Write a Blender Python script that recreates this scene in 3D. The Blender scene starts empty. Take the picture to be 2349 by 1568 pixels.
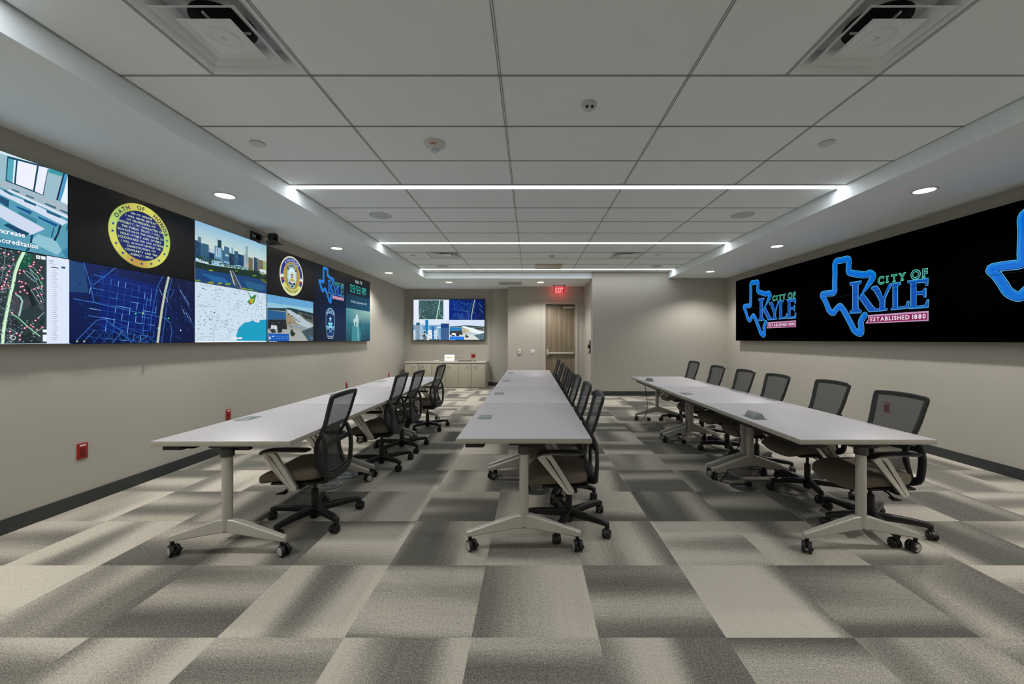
import bpy, bmesh, math, random
from mathutils import Vector, Matrix
PI = math.pi
random.seed(7)
C = bpy.context.scene.collection
SC = bpy.context.scene

# ---------------------------------------------------------------- camera, world, exposure, lights of the room
EYE = 1.38                                   # camera height
cam_d = bpy.data.cameras.new('camera')
cam_d.sensor_fit = 'HORIZONTAL'
cam_d.sensor_width = 36.0
cam_d.lens = 907.0 / 2349.0 * 36.0
cam_d.shift_x = -42.5 / 2349.0
cam_d.shift_y = -6.0 / 2349.0
cam_d.clip_start = 0.05
cam = bpy.data.objects.new('camera', cam_d)
cam.location = (0, 0, EYE)
cam.rotation_euler = (PI / 2, 0, 0)
C.objects.link(cam)
SC.camera = cam

world = bpy.data.worlds.new('world')
world.use_nodes = True
world.node_tree.nodes['Background'].inputs[0].default_value = (0.02, 0.02, 0.02, 1)
world.node_tree.nodes['Background'].inputs[1].default_value = 0.0
SC.world = world
SC.view_settings.view_transform = 'Standard'
SC.view_settings.look = 'None'
SC.view_settings.gamma = 1.0
SC.view_settings.use_curve_mapping = False
SC.view_settings.exposure = 0.0

DOWNLIGHT_POWER = 168.0
STRIP_STRENGTH = 13.0
SCREEN_STRENGTH = 1.05
XL, XR = -3.732, 4.82                        # side walls
Y_REAR = -2.3
Z_CEIL, Z_SOF = 3.04, 2.881
Y_FAR, Y_PIL, Y_DOORWALL, Y_BLOCK, X_BLOCK = 11.85, 11.72, 11.25, 9.70, 1.515
SOF_L, SOF_R, SOF_B = -2.589, 3.385, 9.757   # soffit edges
DOWNLIGHTS = [(-3.19, y, 'left') for y in (-0.65, 1.74, 4.127, 6.505, 8.9)] + \
             [(3.965, y, 'right') for y in (-0.8, 1.60, 3.98, 6.36, 8.73)] + \
             [(-2.136, 10.36, 'back'), (0.263, 10.36, 'back')]
STRIPS = [-0.75, 1.79, 4.30, 6.80, 9.35]
for i, (x, y, s) in enumerate(DOWNLIGHTS):
    d = bpy.data.lights.new('downlight_beam', 'SPOT')
    d.energy = DOWNLIGHT_POWER
    d.color = (1.0, 0.965, 0.92)
    d.spot_size = math.radians(132)
    d.spot_blend = 0.55
    d.shadow_soft_size = 0.075
    o = bpy.data.objects.new('downlight_beam', d)
    o.location = (x, y, Z_SOF - 0.016)
    C.objects.link(o)

# ---------------------------------------------------------------- helpers
def lin(c):
    r = []
    for v in c[:3]:
        v = v / 255.0
        r.append(v / 12.92 if v <= 0.04045 else ((v + 0.055) / 1.055) ** 2.4)
    return tuple(r)

def mat(name, rgb, rough=0.6, metal=0.0, noise=0.0, scale=60.0, bump=0.0, spec=0.5, emis=None, estr=0.0, alpha=1.0):
    m = bpy.data.materials.new(name)
    m.use_nodes = True
    nt = m.node_tree
    b = nt.nodes['Principled BSDF']
    b.inputs['Roughness'].default_value = rough
    b.inputs['Metallic'].default_value = metal
    b.inputs['Specular IOR Level'].default_value = spec
    col = lin(rgb)
    b.inputs['Base Color'].default_value = (*col, 1)
    if noise > 0 or bump > 0:
        tc = nt.nodes.new('ShaderNodeTexCoord')
        n = nt.nodes.new('ShaderNodeTexNoise')
        n.inputs['Scale'].default_value = scale
        n.inputs['Detail'].default_value = 3
        nt.links.new(tc.outputs['Object'], n.inputs['Vector'])
        if noise > 0:
            r = nt.nodes.new('ShaderNodeMapRange')
            r.inputs['To Min'].default_value = 1 - noise
            r.inputs['To Max'].default_value = 1 + noise
            nt.links.new(n.outputs['Fac'], r.inputs['Value'])
            mx = nt.nodes.new('ShaderNodeVectorMath')
            mx.operation = 'SCALE'
            mx.inputs[0].default_value = col
            nt.links.new(r.outputs['Result'], mx.inputs['Scale'])
            nt.links.new(mx.outputs['Vector'], b.inputs['Base Color'])
        if bump > 0:
            bp = nt.nodes.new('ShaderNodeBump')
            bp.inputs['Strength'].default_value = bump
            bp.inputs['Distance'].default_value = 0.002
            nt.links.new(n.outputs['Fac'], bp.inputs['Height'])
            nt.links.new(bp.outputs['Normal'], b.inputs['Normal'])
    if emis:
        b.inputs['Emission Color'].default_value = (*lin(emis), 1)
        b.inputs['Emission Strength'].default_value = estr
    return m

def link(name, bm, m, parent=None, smooth=True, loc=None):
    bmesh.ops.recalc_face_normals(bm, faces=bm.faces)
    me = bpy.data.meshes.new(name)
    bm.to_mesh(me); bm.free()
    if smooth:
        me.shade_smooth()
        me.set_sharp_from_angle(angle=math.radians(32))
    if isinstance(m, (list, tuple)):
        for q in m: me.materials.append(q)
    else:
        me.materials.append(m)
    o = bpy.data.objects.new(name, me)
    if loc: o.location = loc
    if parent is not None: o.parent = parent
    C.objects.link(o)
    return o

def struct(name, bm, m, parent=None):
    o = link(name, bm, m, parent, smooth=False)
    if parent is None: o['kind'] = 'structure'
    return o

def thing(name, label, cat, loc=(0, 0, 0), rz=0.0, group=None):
    o = bpy.data.objects.new(name, None)
    o.empty_display_size = 0.1
    o.location = loc; o.rotation_euler = (0, 0, rz)
    C.objects.link(o)
    return tag(o, label, cat, group)

def tag(o, label, cat, group=None):
    o['label'] = label; o['category'] = cat
    if group: o['group'] = group
    return o

def box(bm, x0, x1, y0, y1, z0, z1, bev=0.0, seg=2, mi=0):
    vs = [bm.verts.new(p) for p in ((x0, y0, z0), (x1, y0, z0), (x1, y1, z0), (x0, y1, z0), (x0, y0, z1), (x1, y0, z1), (x1, y1, z1), (x0, y1, z1))]
    fs = [bm.faces.new([vs[i] for i in q]) for q in ((0, 3, 2, 1), (4, 5, 6, 7), (0, 1, 5, 4), (1, 2, 6, 5), (2, 3, 7, 6), (3, 0, 4, 7))]
    for f in fs: f.material_index = mi
    if bev > 0:
        es = list({e for f in fs for e in f.edges})
        bmesh.ops.bevel(bm, geom=es, offset=bev, segments=seg, profile=0.5, affect='EDGES')
    return bm

def lathe(bm, prof, center=(0, 0, 0), axis='Z', seg=32, cap=True, mi=0):
    rings = []
    cx, cy, cz = center
    for r, h in prof:
        ring = []
        for i in range(seg):
            a = 2 * PI * i / seg
            c, s = r * math.cos(a), r * math.sin(a)
            p = {'Z': (c, s, h), 'X': (h, c, s), 'Y': (s, h, c)}[axis]
            ring.append(bm.verts.new((p[0] + cx, p[1] + cy, p[2] + cz)))
        rings.append(ring)
    for a, b in zip(rings[:-1], rings[1:]):
        for i in range(seg):
            f = bm.faces.new((a[i], a[(i + 1) % seg], b[(i + 1) % seg], b[i])); f.material_index = mi
    if cap:
        for ring in (rings[0], rings[-1]):
            f = bm.faces.new(ring); f.material_index = mi
    return bm

def cr(pts, n=6, closed=False):
    """Catmull-Rom resampling of a point list."""
    P = [Vector(p) for p in pts]
    out = []
    N = len(P)
    rng = range(N if closed else N - 1)
    for i in rng:
        p0 = P[(i - 1) % N] if (closed or i > 0) else P[0] * 2 - P[1]
        p1, p2 = P[i], P[(i + 1) % N]
        p3 = P[(i + 2) % N] if (closed or i + 2 < N) else P[-1] * 2 - P[-2]
        for k in range(n):
            t = k / n
            out.append(0.5 * ((2 * p1) + (p2 - p0) * t + (2 * p0 - 5 * p1 + 4 * p2 - p3) * t * t + (3 * p1 - p0 - 3 * p2 + p3) * t ** 3))
    if not closed: out.append(P[-1])
    return out

def sweep(bm, pts, prof, side=None, closed=False, widths=None, mi=0):
    """Sweep a closed 2D profile [(a,b)] along pts; a runs along the 'side' vector, b along the other normal."""
    P = [Vector(p) for p in pts]
    N = len(P)
    rings = []
    prev_s = None
    for i in range(N):
        if closed: t = P[(i + 1) % N] - P[(i - 1) % N]
        else: t = P[min(i + 1, N - 1)] - P[max(i - 1, 0)]
        t.normalize()
        if side is not None: s = Vector(side)
        elif prev_s is None:
            s = Vector((1, 0, 0)) if abs(t.x) < 0.8 else Vector((0, 1, 0))
        else: s = prev_s
        s = s - t * s.dot(t)
        if s.length < 1e-4: s = prev_s or t.orthogonal()
        s.normalize(); prev_s = s
        n = t.cross(s)
        w = widths[i] if widths else 1.0
        if not isinstance(w, (tuple, list)): w = (w, w)
        rings.append([bm.verts.new(P[i] + s * a * w[0] + n * b * w[1]) for a, b in prof])
    M = len(prof)
    for i in range(N if closed else N - 1):
        a, b = rings[i], rings[(i + 1) % N]
        for k in range(M):
            f = bm.faces.new((a[k], a[(k + 1) % M], b[(k + 1) % M], b[k])); f.material_index = mi
    if not closed:
        for r in (rings[0], rings[-1]):
            f = bm.faces.new(r); f.material_index = mi
    return bm

def circ(r, n=10, ry=None):
    ry = r if ry is None else ry
    return [(r * math.cos(2 * PI * i / n), ry * math.sin(2 * PI * i / n)) for i in range(n)]

def sup(a, b, n=20, e=3.2):
    out = []
    for i in range(n):
        t = 2 * PI * i / n
        c, s = math.cos(t), math.sin(t)
        out.append((a * math.copysign(abs(c) ** (2 / e), c), b * math.copysign(abs(s) ** (2 / e), s)))
    return out

def tube(bm, pts, r, n=10, mi=0):
    return sweep(bm, pts, circ(r, n), mi=mi)

def prism(bm, poly, axis, a0, a1, bev=0.0, mi=0):
    """Extrude a 2D polygon along an axis; poly holds the two other coordinates in order."""
    def P(q, a):
        return {'X': (a, q[0], q[1]), 'Y': (q[0], a, q[1]), 'Z': (q[0], q[1], a)}[axis]
    A = [bm.verts.new(P(q, a0)) for q in poly]
    B = [bm.verts.new(P(q, a1)) for q in poly]
    fs = [bm.faces.new(A), bm.faces.new(B[::-1])]
    n = len(poly)
    for i in range(n): fs.append(bm.faces.new((A[i], B[i], B[(i + 1) % n], A[(i + 1) % n])))
    for f in fs: f.material_index = mi
    if bev > 0:
        es = list({e for f in fs for e in f.edges})
        bmesh.ops.bevel(bm, geom=es, offset=bev, segments=2, profile=0.5, affect='EDGES')
    return bm

def dup(o, parent=None, first=True):
    """Copy of a thing, its parts and their sub-parts."""
    c = o.copy(); C.objects.link(c)
    if parent is not None: c.parent = parent
    for ch in list(o.children): dup(ch, c)
    return c

# ---------------------------------------------------------------- materials
M_WALL = mat('wall_paint', (177, 173, 162), 0.85, noise=0.02, scale=160, bump=0.08)
M_CEILP = mat('soffit_paint', (240, 247, 250), 0.9, noise=0.01, scale=120)
M_TILE = mat('ceiling_tile', (240, 246, 248), 0.95, noise=0.02, scale=220, bump=0.1)
M_GRID = mat('ceiling_groove', (142, 144, 142), 0.9)
M_BASE = mat('baseboard_rubber', (52, 55, 57), 0.45, noise=0.04)
M_WHITE = mat('white_plastic', (214, 214, 210), 0.4, noise=0.01)
M_DIFF = mat('diffuser_enamel', (228, 233, 236), 0.22, noise=0.01)
M_DARK = mat('dark_void', (9, 9, 9), 0.8, noise=0.05)
M_BLACK = mat('black_plastic', (22, 22, 23), 0.42, noise=0.05, scale=200)
M_BLKFR = mat('charcoal_frame_nylon', (34, 35, 36), 0.5, noise=0.05, scale=300, bump=0.05)
M_FABRIC = mat('taupe_seat_fabric', (112, 103, 90), 0.95, noise=0.14, scale=700, bump=0.3)
M_CHROME = mat('polished_aluminium', (222, 220, 214), 0.3, metal=0.85, noise=0.01)
M_STEEL = mat('silver_grey_steel', (186, 183, 173), 0.42, metal=0.15, noise=0.015, scale=300)
M_CAPG = mat('dark_grey_collar', (66, 65, 64), 0.4, noise=0.03)
M_TOP = mat('white_laminate', (186, 183, 186), 0.42, noise=0.006, scale=20)
M_EDGE = mat('beige_edge_banding', (170, 165, 152), 0.5, noise=0.02)
M_OUTL = mat('grey_power_lid', (140, 145, 147), 0.4, metal=0.3, noise=0.02)
M_RED = mat('red_plastic', (160, 26, 26), 0.4, noise=0.03)
M_REDD = mat('red_socket', (110, 14, 16), 0.45, noise=0.03)
M_HUB = mat('light_grey_hub', (170, 168, 160), 0.5, noise=0.02)
M_CABN = mat('cabinet_laminate', (168, 163, 146), 0.55, noise=0.02, scale=90)
M_CABT = mat('cabinet_top_laminate', (196, 190, 176), 0.45, noise=0.02, scale=90)
M_CAB_GAP = mat('cabinet_reveal', (70, 66, 58), 0.8, noise=0.02)
M_CORD = mat('black_cord', (16, 16, 16), 0.5, noise=0.02)
M_WCORD = mat('white_cord', (200, 200, 196), 0.5, noise=0.02)
M_FRAME = mat('door_frame_paint', (188, 182, 172), 0.45, noise=0.01)
M_BRASS = mat('brushed_floor_plate', (170, 172, 174), 0.3, metal=0.9, noise=0.03)
M_LAMP = mat('lamp_lens', (255, 244, 226), 0.5, emis=(255, 236, 205), estr=9.0)
M_STRIP = mat('strip_lens', (255, 250, 240), 0.5, emis=(246, 251, 255), estr=STRIP_STRENGTH)
M_SPK = mat('speaker_grille', (196, 203, 202), 0.8, noise=0.1, scale=900)
M_GREYS = mat('sensor_grey', (204, 210, 213), 0.4, noise=0.02)
M_REDL = mat('red_indicator', (255, 60, 40), 0.4, emis=(255, 70, 50), estr=1.5)
M_TEXTR = mat('red_print', (170, 30, 24), 0.5)
M_LENS = mat('clear_strobe_lens', (200, 210, 212), 0.12, metal=0.5, noise=0.1, scale=90)

def wood():
    m = bpy.data.materials.new('door_veneer'); m.use_nodes = True
    nt = m.node_tree; b = nt.nodes['Principled BSDF']; b.inputs['Roughness'].default_value = 0.5
    tc = nt.nodes.new('ShaderNodeTexCoord'); mp = nt.nodes.new('ShaderNodeMapping')
    mp.inputs['Scale'].default_value = (14, 14, 0.6)
    n = nt.nodes.new('ShaderNodeTexNoise'); n.inputs['Scale'].default_value = 1.0; n.inputs['Detail'].default_value = 5
    mp2 = nt.nodes.new('ShaderNodeMapping'); mp2.inputs['Scale'].default_value = (120, 120, 3)
    n2 = nt.nodes.new('ShaderNodeTexNoise'); n2.inputs['Scale'].default_value = 1.0
    cr_ = nt.nodes.new('ShaderNodeValToRGB')
    cr_.color_ramp.elements[0].position = 0.3; cr_.color_ramp.elements[0].color = (*lin((110, 97, 78)), 1)
    cr_.color_ramp.elements[1].position = 0.7; cr_.color_ramp.elements[1].color = (*lin((148, 133, 109)), 1)
    mx = nt.nodes.new('ShaderNodeMath'); mx.operation = 'MULTIPLY_ADD'; mx.inputs[1].default_value = 0.3
    nt.links.new(tc.outputs['Object'], mp.inputs['Vector']); nt.links.new(mp.outputs[0], n.inputs['Vector'])
    nt.links.new(tc.outputs['Object'], mp2.inputs['Vector']); nt.links.new(mp2.outputs[0], n2.inputs['Vector'])
    sb = nt.nodes.new('ShaderNodeMath'); sb.operation = 'SUBTRACT'; sb.inputs[1].default_value = 0.15
    nt.links.new(n2.outputs['Fac'], mx.inputs[0]); nt.links.new(n.outputs['Fac'], mx.inputs[2])
    nt.links.new(mx.outputs[0], sb.inputs[0]); nt.links.new(sb.outputs[0], cr_.inputs['Fac'])
    nt.links.new(cr_.outputs['Color'], b.inputs['Base Color'])
    return m
M_WOOD = wood()

def mesh_fabric():
    """Woven see-through back: fine horizontal stripes of solid and open threads."""
    m = bpy.data.materials.new('woven_mesh'); m.use_nodes = True
    nt = m.node_tree; b = nt.nodes['Principled BSDF']
    b.inputs['Base Color'].default_value = (*lin((58, 62, 67)), 1); b.inputs['Roughness'].default_value = 0.7
    out = nt.nodes['Material Output']
    tr = nt.nodes.new('ShaderNodeBsdfTransparent'); mix = nt.nodes.new('ShaderNodeMixShader')
    tc = nt.nodes.new('ShaderNodeTexCoord'); sp = nt.nodes.new('ShaderNodeSeparateXYZ')
    nt.links.new(tc.outputs['Object'], sp.inputs[0])
    def wave(src, freq, lo, hi):
        a = nt.nodes.new('ShaderNodeMath'); a.operation = 'MULTIPLY'; a.inputs[1].default_value = freq
        s = nt.nodes.new('ShaderNodeMath'); s.operation = 'SINE'
        r = nt.nodes.new('ShaderNodeMapRange'); r.inputs['From Min'].default_value = -1; r.inputs['To Min'].default_value = lo; r.inputs['To Max'].default_value = hi
        nt.links.new(src, a.inputs[0]); nt.links.new(a.outputs[0], s.inputs[0]); nt.links.new(s.outputs[0], r.inputs['Value'])
        return r.outputs[0]
    w = wave(sp.outputs['Z'], 2 * PI / 0.0048, 0.52, 1.0)
    w2 = wave(sp.outputs['X'], 2 * PI / 0.004, -0.08, 0.08)
    ad = nt.nodes.new('ShaderNodeMath'); ad.operation = 'ADD'; ad.use_clamp = True
    nt.links.new(w, ad.inputs[0]); nt.links.new(w2, ad.inputs[1])
    nt.links.new(ad.outputs[0], mix.inputs['Fac'])
    nt.links.new(tr.outputs[0], mix.inputs[1]); nt.links.new(b.outputs[0], mix.inputs[2])
    nt.links.new(mix.outputs[0], out.inputs['Surface'])
    return m
M_MESH = mesh_fabric()

def carpet():
    """Carpet tiles of about 59 cm laid quarter-turned, each with its own soft light and dark bands along one direction."""
    m = bpy.data.materials.new('carpet_tiles'); m.use_nodes = True
    nt = m.node_tree; L = nt.links; b = nt.nodes['Principled BSDF']
    b.inputs['Roughness'].default_value = 1.0; b.inputs['Specular IOR Level'].default_value = 0.08
    def math_(op, a=None, b_=None, clamp=False):
        n = nt.nodes.new('ShaderNodeMath'); n.operation = op; n.use_clamp = clamp
        for i, v in enumerate((a, b_)):
            if v is None: continue
            if isinstance(v, (int, float)): n.inputs[i].default_value = v
            else: L.new(v, n.inputs[i])
        return n.outputs[0]
    tc = nt.nodes.new('ShaderNodeTexCoord'); sp = nt.nodes.new('ShaderNodeSeparateXYZ')
    L.new(tc.outputs['Object'], sp.inputs[0])
    tx = math_('DIVIDE', math_('SUBTRACT', sp.outputs['X'], 0.316), 0.5895)
    ty = math_('DIVIDE', math_('SUBTRACT', sp.outputs['Y'], 2.416), 0.5855)
    cx, cy = math_('FLOOR', tx), math_('FLOOR', ty)
    fx, fy = math_('FRACT', tx), math_('FRACT', ty)
    par = math_('FLOORED_MODULO', math_('ADD', cx, cy), 2.0)
    inv = math_('SUBTRACT', 1.0, par)
    def pick(p, q):                       # p when par, q when not
        return math_('ADD', math_('MULTIPLY', p, par), math_('MULTIPLY', q, inv))
    along = pick(fy, fx)
    across = pick(fx, fy)
    cmb = nt.nodes.new('ShaderNodeCombineXYZ'); L.new(cx, cmb.inputs[0]); L.new(cy, cmb.inputs[1])
    wn = nt.nodes.new('ShaderNodeTexWhiteNoise'); wn.noise_dimensions = '2D'; L.new(cmb.outputs[0], wn.inputs['Vector'])
    rnd = nt.nodes.new('ShaderNodeSeparateColor'); L.new(wn.outputs['Color'], rnd.inputs[0])
    c2 = nt.nodes.new('ShaderNodeCombineXYZ')
    L.new(math_('ADD', math_('MULTIPLY', along, 1.15), math_('MULTIPLY', rnd.outputs[0], 57.0)), c2.inputs[0])
    L.new(math_('ADD', math_('MULTIPLY', across, 0.12), math_('MULTIPLY', rnd.outputs[1], 31.0)), c2.inputs[1])
    n1 = nt.nodes.new('ShaderNodeTexNoise'); n1.noise_dimensions = '2D'; n1.inputs['Scale'].default_value = 1.6; n1.inputs['Detail'].default_value = 0.0
    L.new(c2.outputs[0], n1.inputs['Vector'])
    c3 = nt.nodes.new('ShaderNodeCombineXYZ')
    L.new(math_('ADD', math_('MULTIPLY', along, 14.0), math_('MULTIPLY', rnd.outputs[2], 90.0)), c3.inputs[0])
    L.new(math_('MULTIPLY', across, 0.8), c3.inputs[1])
    n2 = nt.nodes.new('ShaderNodeTexNoise'); n2.noise_dimensions = '2D'; n2.inputs['Scale'].default_value = 1.5
    L.new(c3.outputs[0], n2.inputs['Vector'])
    base = nt.nodes.new('ShaderNodeMapRange'); base.interpolation_type = 'SMOOTHSTEP'
    base.inputs['From Min'].default_value = 0.30; base.inputs['From Max'].default_value = 0.70; base.inputs['To Min'].default_value = 0.12; base.inputs['To Max'].default_value = 0.88
    L.new(n1.outputs['Fac'], base.inputs['Value'])
    v = math_('ADD', base.outputs[0], math_('MULTIPLY', math_('SUBTRACT', n2.outputs['Fac'], 0.5), 0.16))
    v = math_('ADD', v, math_('MULTIPLY', math_('SUBTRACT', rnd.outputs[1], 0.5), 0.35))
    sp1 = nt.nodes.new('ShaderNodeTexNoise'); sp1.inputs['Scale'].default_value = 210; sp1.inputs['Detail'].default_value = 2
    L.new(tc.outputs['Object'], sp1.inputs['Vector'])
    sp2 = nt.nodes.new('ShaderNodeTexNoise'); sp2.inputs['Scale'].default_value = 75; sp2.inputs['Detail'].default_value = 3
    L.new(tc.outputs['Object'], sp2.inputs['Vector'])
    v = math_('ADD', v, math_('MULTIPLY', math_('SUBTRACT', sp1.outputs['Fac'], 0.5), 1.9))
    v = math_('ADD', v, math_('MULTIPLY', math_('SUBTRACT', sp2.outputs['Fac'], 0.5), 0.6), True)
    rp = nt.nodes.new('ShaderNodeValToRGB')
    rp.color_ramp.elements[0].color = (*lin((90, 89, 84)), 1)
    rp.color_ramp.elements[1].color = (*lin((198, 191, 177)), 1)
    e = rp.color_ramp.elements.new(0.5); e.color = (*lin((144, 140, 130)), 1)
    L.new(v, rp.inputs['Fac']); L.new(rp.outputs['Color'], b.inputs['Base Color'])
    bp = nt.nodes.new('ShaderNodeBump'); bp.inputs['Strength'].default_value = 0.4; bp.inputs['Distance'].default_value = 0.004
    L.new(sp1.outputs['Fac'], bp.inputs['Height']); L.new(bp.outputs['Normal'], b.inputs['Normal'])
    return m
M_CARPET = carpet()

# ---------------------------------------------------------------- room shell
T = 0.2
def sbox(name, *a, m=M_WALL):
    return struct(name, box(bmesh.new(), *a), m)
sbox('floor', XL - T, XR + T, Y_REAR - T, Y_FAR + T, -0.15, 0.0, m=M_CARPET)
DIFFUSERS = [(-1.983, 1.885), (1.612, 1.885), (-1.983, 7.505), (1.612, 7.505)]
bm = bmesh.new()
xs = [XL - T, -1.983, -1.983 + .588, 1.612, 1.612 + .588, XR + T]
ys = [Y_REAR - T, 1.885, 1.885 + .588, 7.505, 7.505 + .588, Y_FAR + T]
for i in range(5):
    for j in range(5):
        if i in (1, 3) and j in (1, 3): continue          # openings of the air diffusers
        box(bm, xs[i], xs[i + 1], ys[j], ys[j + 1], Z_CEIL, Z_CEIL + 0.15)
struct('ceiling', bm, M_TILE)
sbox('wall_left', XL - T, XL, Y_REAR, Y_FAR, 0, Z_CEIL)
sbox('wall_right', XR, XR + T, Y_REAR, Y_BLOCK, 0, Z_CEIL)
sbox('wall_rear', XL - T, XR + T, Y_REAR - T, Y_REAR, 0, Z_CEIL)
sbox('wall_back', XL - T, -1.124, Y_FAR, Y_FAR + T, 0, Z_CEIL)
sbox('wall_pilaster', -1.124, -0.647, Y_PIL, Y_FAR + T, 0, Z_CEIL)
DX0, DX1, DZ = 0.422, 1.2775, 2.391
bm = bmesh.new()
box(bm, -0.647, DX0, Y_DOORWALL, Y_FAR + T, 0, Z_CEIL)
box(bm, DX1, X_BLOCK, Y_DOORWALL, Y_FAR + T, 0, Z_CEIL)
box(bm, DX0, DX1, Y_DOORWALL, Y_FAR + T, DZ, Z_CEIL)
box(bm, DX0, DX1, Y_DOORWALL + 0.16, Y_FAR + T, 0, DZ)
struct('wall_door', bm, M_WALL)
sbox('wall_corner', X_BLOCK, XR + T, Y_BLOCK, Y_FAR + T, 0, Z_CEIL)
sbox('ceiling_soffit_left', XL, SOF_L, Y_REAR, SOF_B, Z_SOF, Z_CEIL, m=M_CEILP)
sbox('ceiling_soffit_right', SOF_R, XR, Y_REAR, Y_BLOCK, Z_SOF, Z_CEIL, m=M_CEILP)
bm = bmesh.new()
box(bm, XL, -1.124, SOF_B, Y_FAR, Z_SOF, Z_CEIL); box(bm, -1.124, -0.647, SOF_B, Y_PIL, Z_SOF, Z_CEIL); box(bm, -0.647, X_BLOCK, SOF_B, Y_DOORWALL, Z_SOF, Z_CEIL)
struct('ceiling_soffit_back', bm, M_CEILP)

def baseboard(name, x0, x1, y0, y1):
    bm = bmesh.new(); box(bm, x0, x1, y0, y1, 0, 0.108, 0.003)
    return struct(name, bm, M_BASE)
baseboard('baseboard_left', XL, XL + 0.012, Y_REAR, Y_FAR)
baseboard('baseboard_right', XR - 0.012, XR, Y_REAR, Y_BLOCK)
baseboard('baseboard_back', -1.28, -1.124, Y_FAR - 0.012, Y_FAR)
baseboard('baseboard_pilaster', -1.136, -0.647, Y_PIL - 0.012, Y_PIL)
baseboard('baseboard_doorwall', -0.659, 0.35, Y_DOORWALL - 0.012, Y_DOORWALL)
baseboard('baseboard_corner', X_BLOCK, XR - 0.012, Y_BLOCK - 0.012, Y_BLOCK)
baseboard('baseboard_recess', X_BLOCK - 0.012, X_BLOCK, Y_BLOCK, 9.80)
baseboard('baseboard_rear', XL + 0.012, XR - 0.012, Y_REAR, Y_REAR + 0.012)

# ceiling grid: paired thin grooves
bm = bmesh.new()
COLS = [-2.583, -1.385, -0.193, 0.998, 2.190, 3.381]
ROWS = []
for s in STRIPS:
    ROWS += [s - 0.624 - 0.594 * k for k in range(3)]
ROWS += [-1.37, -1.96]
gz0, gz1 = Z_CEIL - 0.003, Z_CEIL
for x in COLS:
    segs = [(Y_REAR, STRIPS[0] - 0.06)] + [(STRIPS[i] + 0.06, STRIPS[i + 1] - 0.06) for i in range(4)] + [(STRIPS[-1] + 0.06, SOF_B)]
    for a, b in segs:
        if x > X_BLOCK: b = min(b, Y_BLOCK)
        for dx in (-0.0065, 0.0065): box(bm, x + dx - 0.0022, x + dx + 0.0022, a, b, gz0, gz1)
for y in ROWS:
    if y < Y_REAR: continue
    for dy in (-0.005, 0.005): box(bm, SOF_L, SOF_R, y + dy - 0.0018, y + dy + 0.0018, gz0, gz1)
for s in STRIPS:
    for dy in (-0.06, 0.06): box(bm, SOF_L, SOF_R, s + dy - 0.004, s + dy + 0.004, gz0, gz1)
box(bm, SOF_L, X_BLOCK, SOF_B - 0.006, SOF_B - 0.001, gz0, gz1)
# narrow bars beside the half-tile diffusers
for x, y0 in ((-1.99, 1.882), (1.606, 1.882), (-1.99, 7.502), (1.606, 7.502)):
    for dx in (-0.0065, 0.0065): box(bm, x + dx - 0.0022, x + dx + 0.0022, y0, y0 + 0.594, gz0, gz1)
struct('ceiling_grid', bm, M_GRID)

# ---------------------------------------------------------------- lights as fixtures
pos_word = {'left': ['nearest to the rear wall', 'just out of view', 'nearest', 'middle', 'farthest']}
LN = ['behind the camera', 'beside the camera', 'nearest the camera in view', 'second from the camera', 'farthest from the camera']
for i, (x, y, s) in enumerate(DOWNLIGHTS):
    if s == 'back': lb = 'round warm recessed downlight in the back soffit above the ' + ('wall television' if x < 0 else 'exit door')
    else: lb = 'round warm recessed downlight in the %s soffit, %s' % (s, LN[i % 5])
    t = thing('recessed_downlight', lb, 'downlight', (x, y, Z_SOF), 0, 'recessed downlights in the soffits')
    link('trim_ring', lathe(bmesh.new(), [(0.104, 0), (0.106, -0.005), (0.09, -0.009), (0.082, -0.004), (0.082, 0)], cap=False), M_WHITE, t)
    link('lens', lathe(bmesh.new(), [(0.083, -0.001), (0.083, -0.006), (0.001, -0.007)]), M_LAMP, t)
for i, y in enumerate(STRIPS):
    lb = ['behind the camera', 'above the camera, out of view', 'nearest in view', 'in the middle of the room', 'farthest, close to the back soffit'][i]
    t = thing('linear_ceiling_light', 'long white linear light across the tiled ceiling, ' + lb, 'light strip', (0, y, Z_CEIL), 0, 'linear lights across the ceiling')
    bm = bmesh.new()
    for dy in (-0.05, 0.046): box(bm, SOF_L + 0.002, SOF_R - 0.002, dy, dy + 0.004, -0.007, 0)
    link('housing', bm, M_WHITE, t, smooth=False)
    link('light_lens', box(bmesh.new(), SOF_L + 0.003, SOF_R - 0.003, -0.046, 0.046, -0.004, -0.001), M_STRIP, t, smooth=False)

# ---------------------------------------------------------------- door and side door
t = bpy.data.objects.new('door_1', None); C.objects.link(t); t.location = (0, Y_DOORWALL, 0); t['kind'] = 'structure'
bm = bmesh.new()
for a in ((DX0 - 0.062, DX0, -0.02, 0.13, 0, DZ + 0.062), (DX1, DX1 + 0.062, -0.02, 0.13, 0, DZ + 0.062), (DX0, DX1, -0.02, 0.13, DZ, DZ + 0.062)): box(bm, *a)
for a in ((DX0, DX0 + 0.016, 0.02, 0.06, 0, DZ), (DX1 - 0.016, DX1, 0.02, 0.06, 0, DZ), (DX0 + 0.016, DX1 - 0.016, 0.02, 0.06, DZ - 0.016, DZ)): box(bm, *a)
link('door_frame', bm, M_FRAME, t, smooth=False)
link('door_leaf', box(bmesh.new(), DX0 + 0.004, DX1 - 0.004, 0.062, 0.107, 0.008, DZ - 0.004, 0.002), M_WOOD, t)
bm = bmesh.new()
box(bm, DX0 + 0.05, DX1 - 0.05, -0.01, 0.03, 0.965, 1.02, 0.006)
box(bm, DX0 + 0.03, DX0 + 0.085, -0.015, 0.062, 0.93, 1.10, 0.006)
box(bm, DX1 - 0.09, DX1 - 0.045, 0.0, 0.062, 0.955, 1.03, 0.006)
pb = link('push_bar', bm, M_STEEL, t); pb['label'] = 'brushed metal push bar'
bm = bmesh.new()
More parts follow.
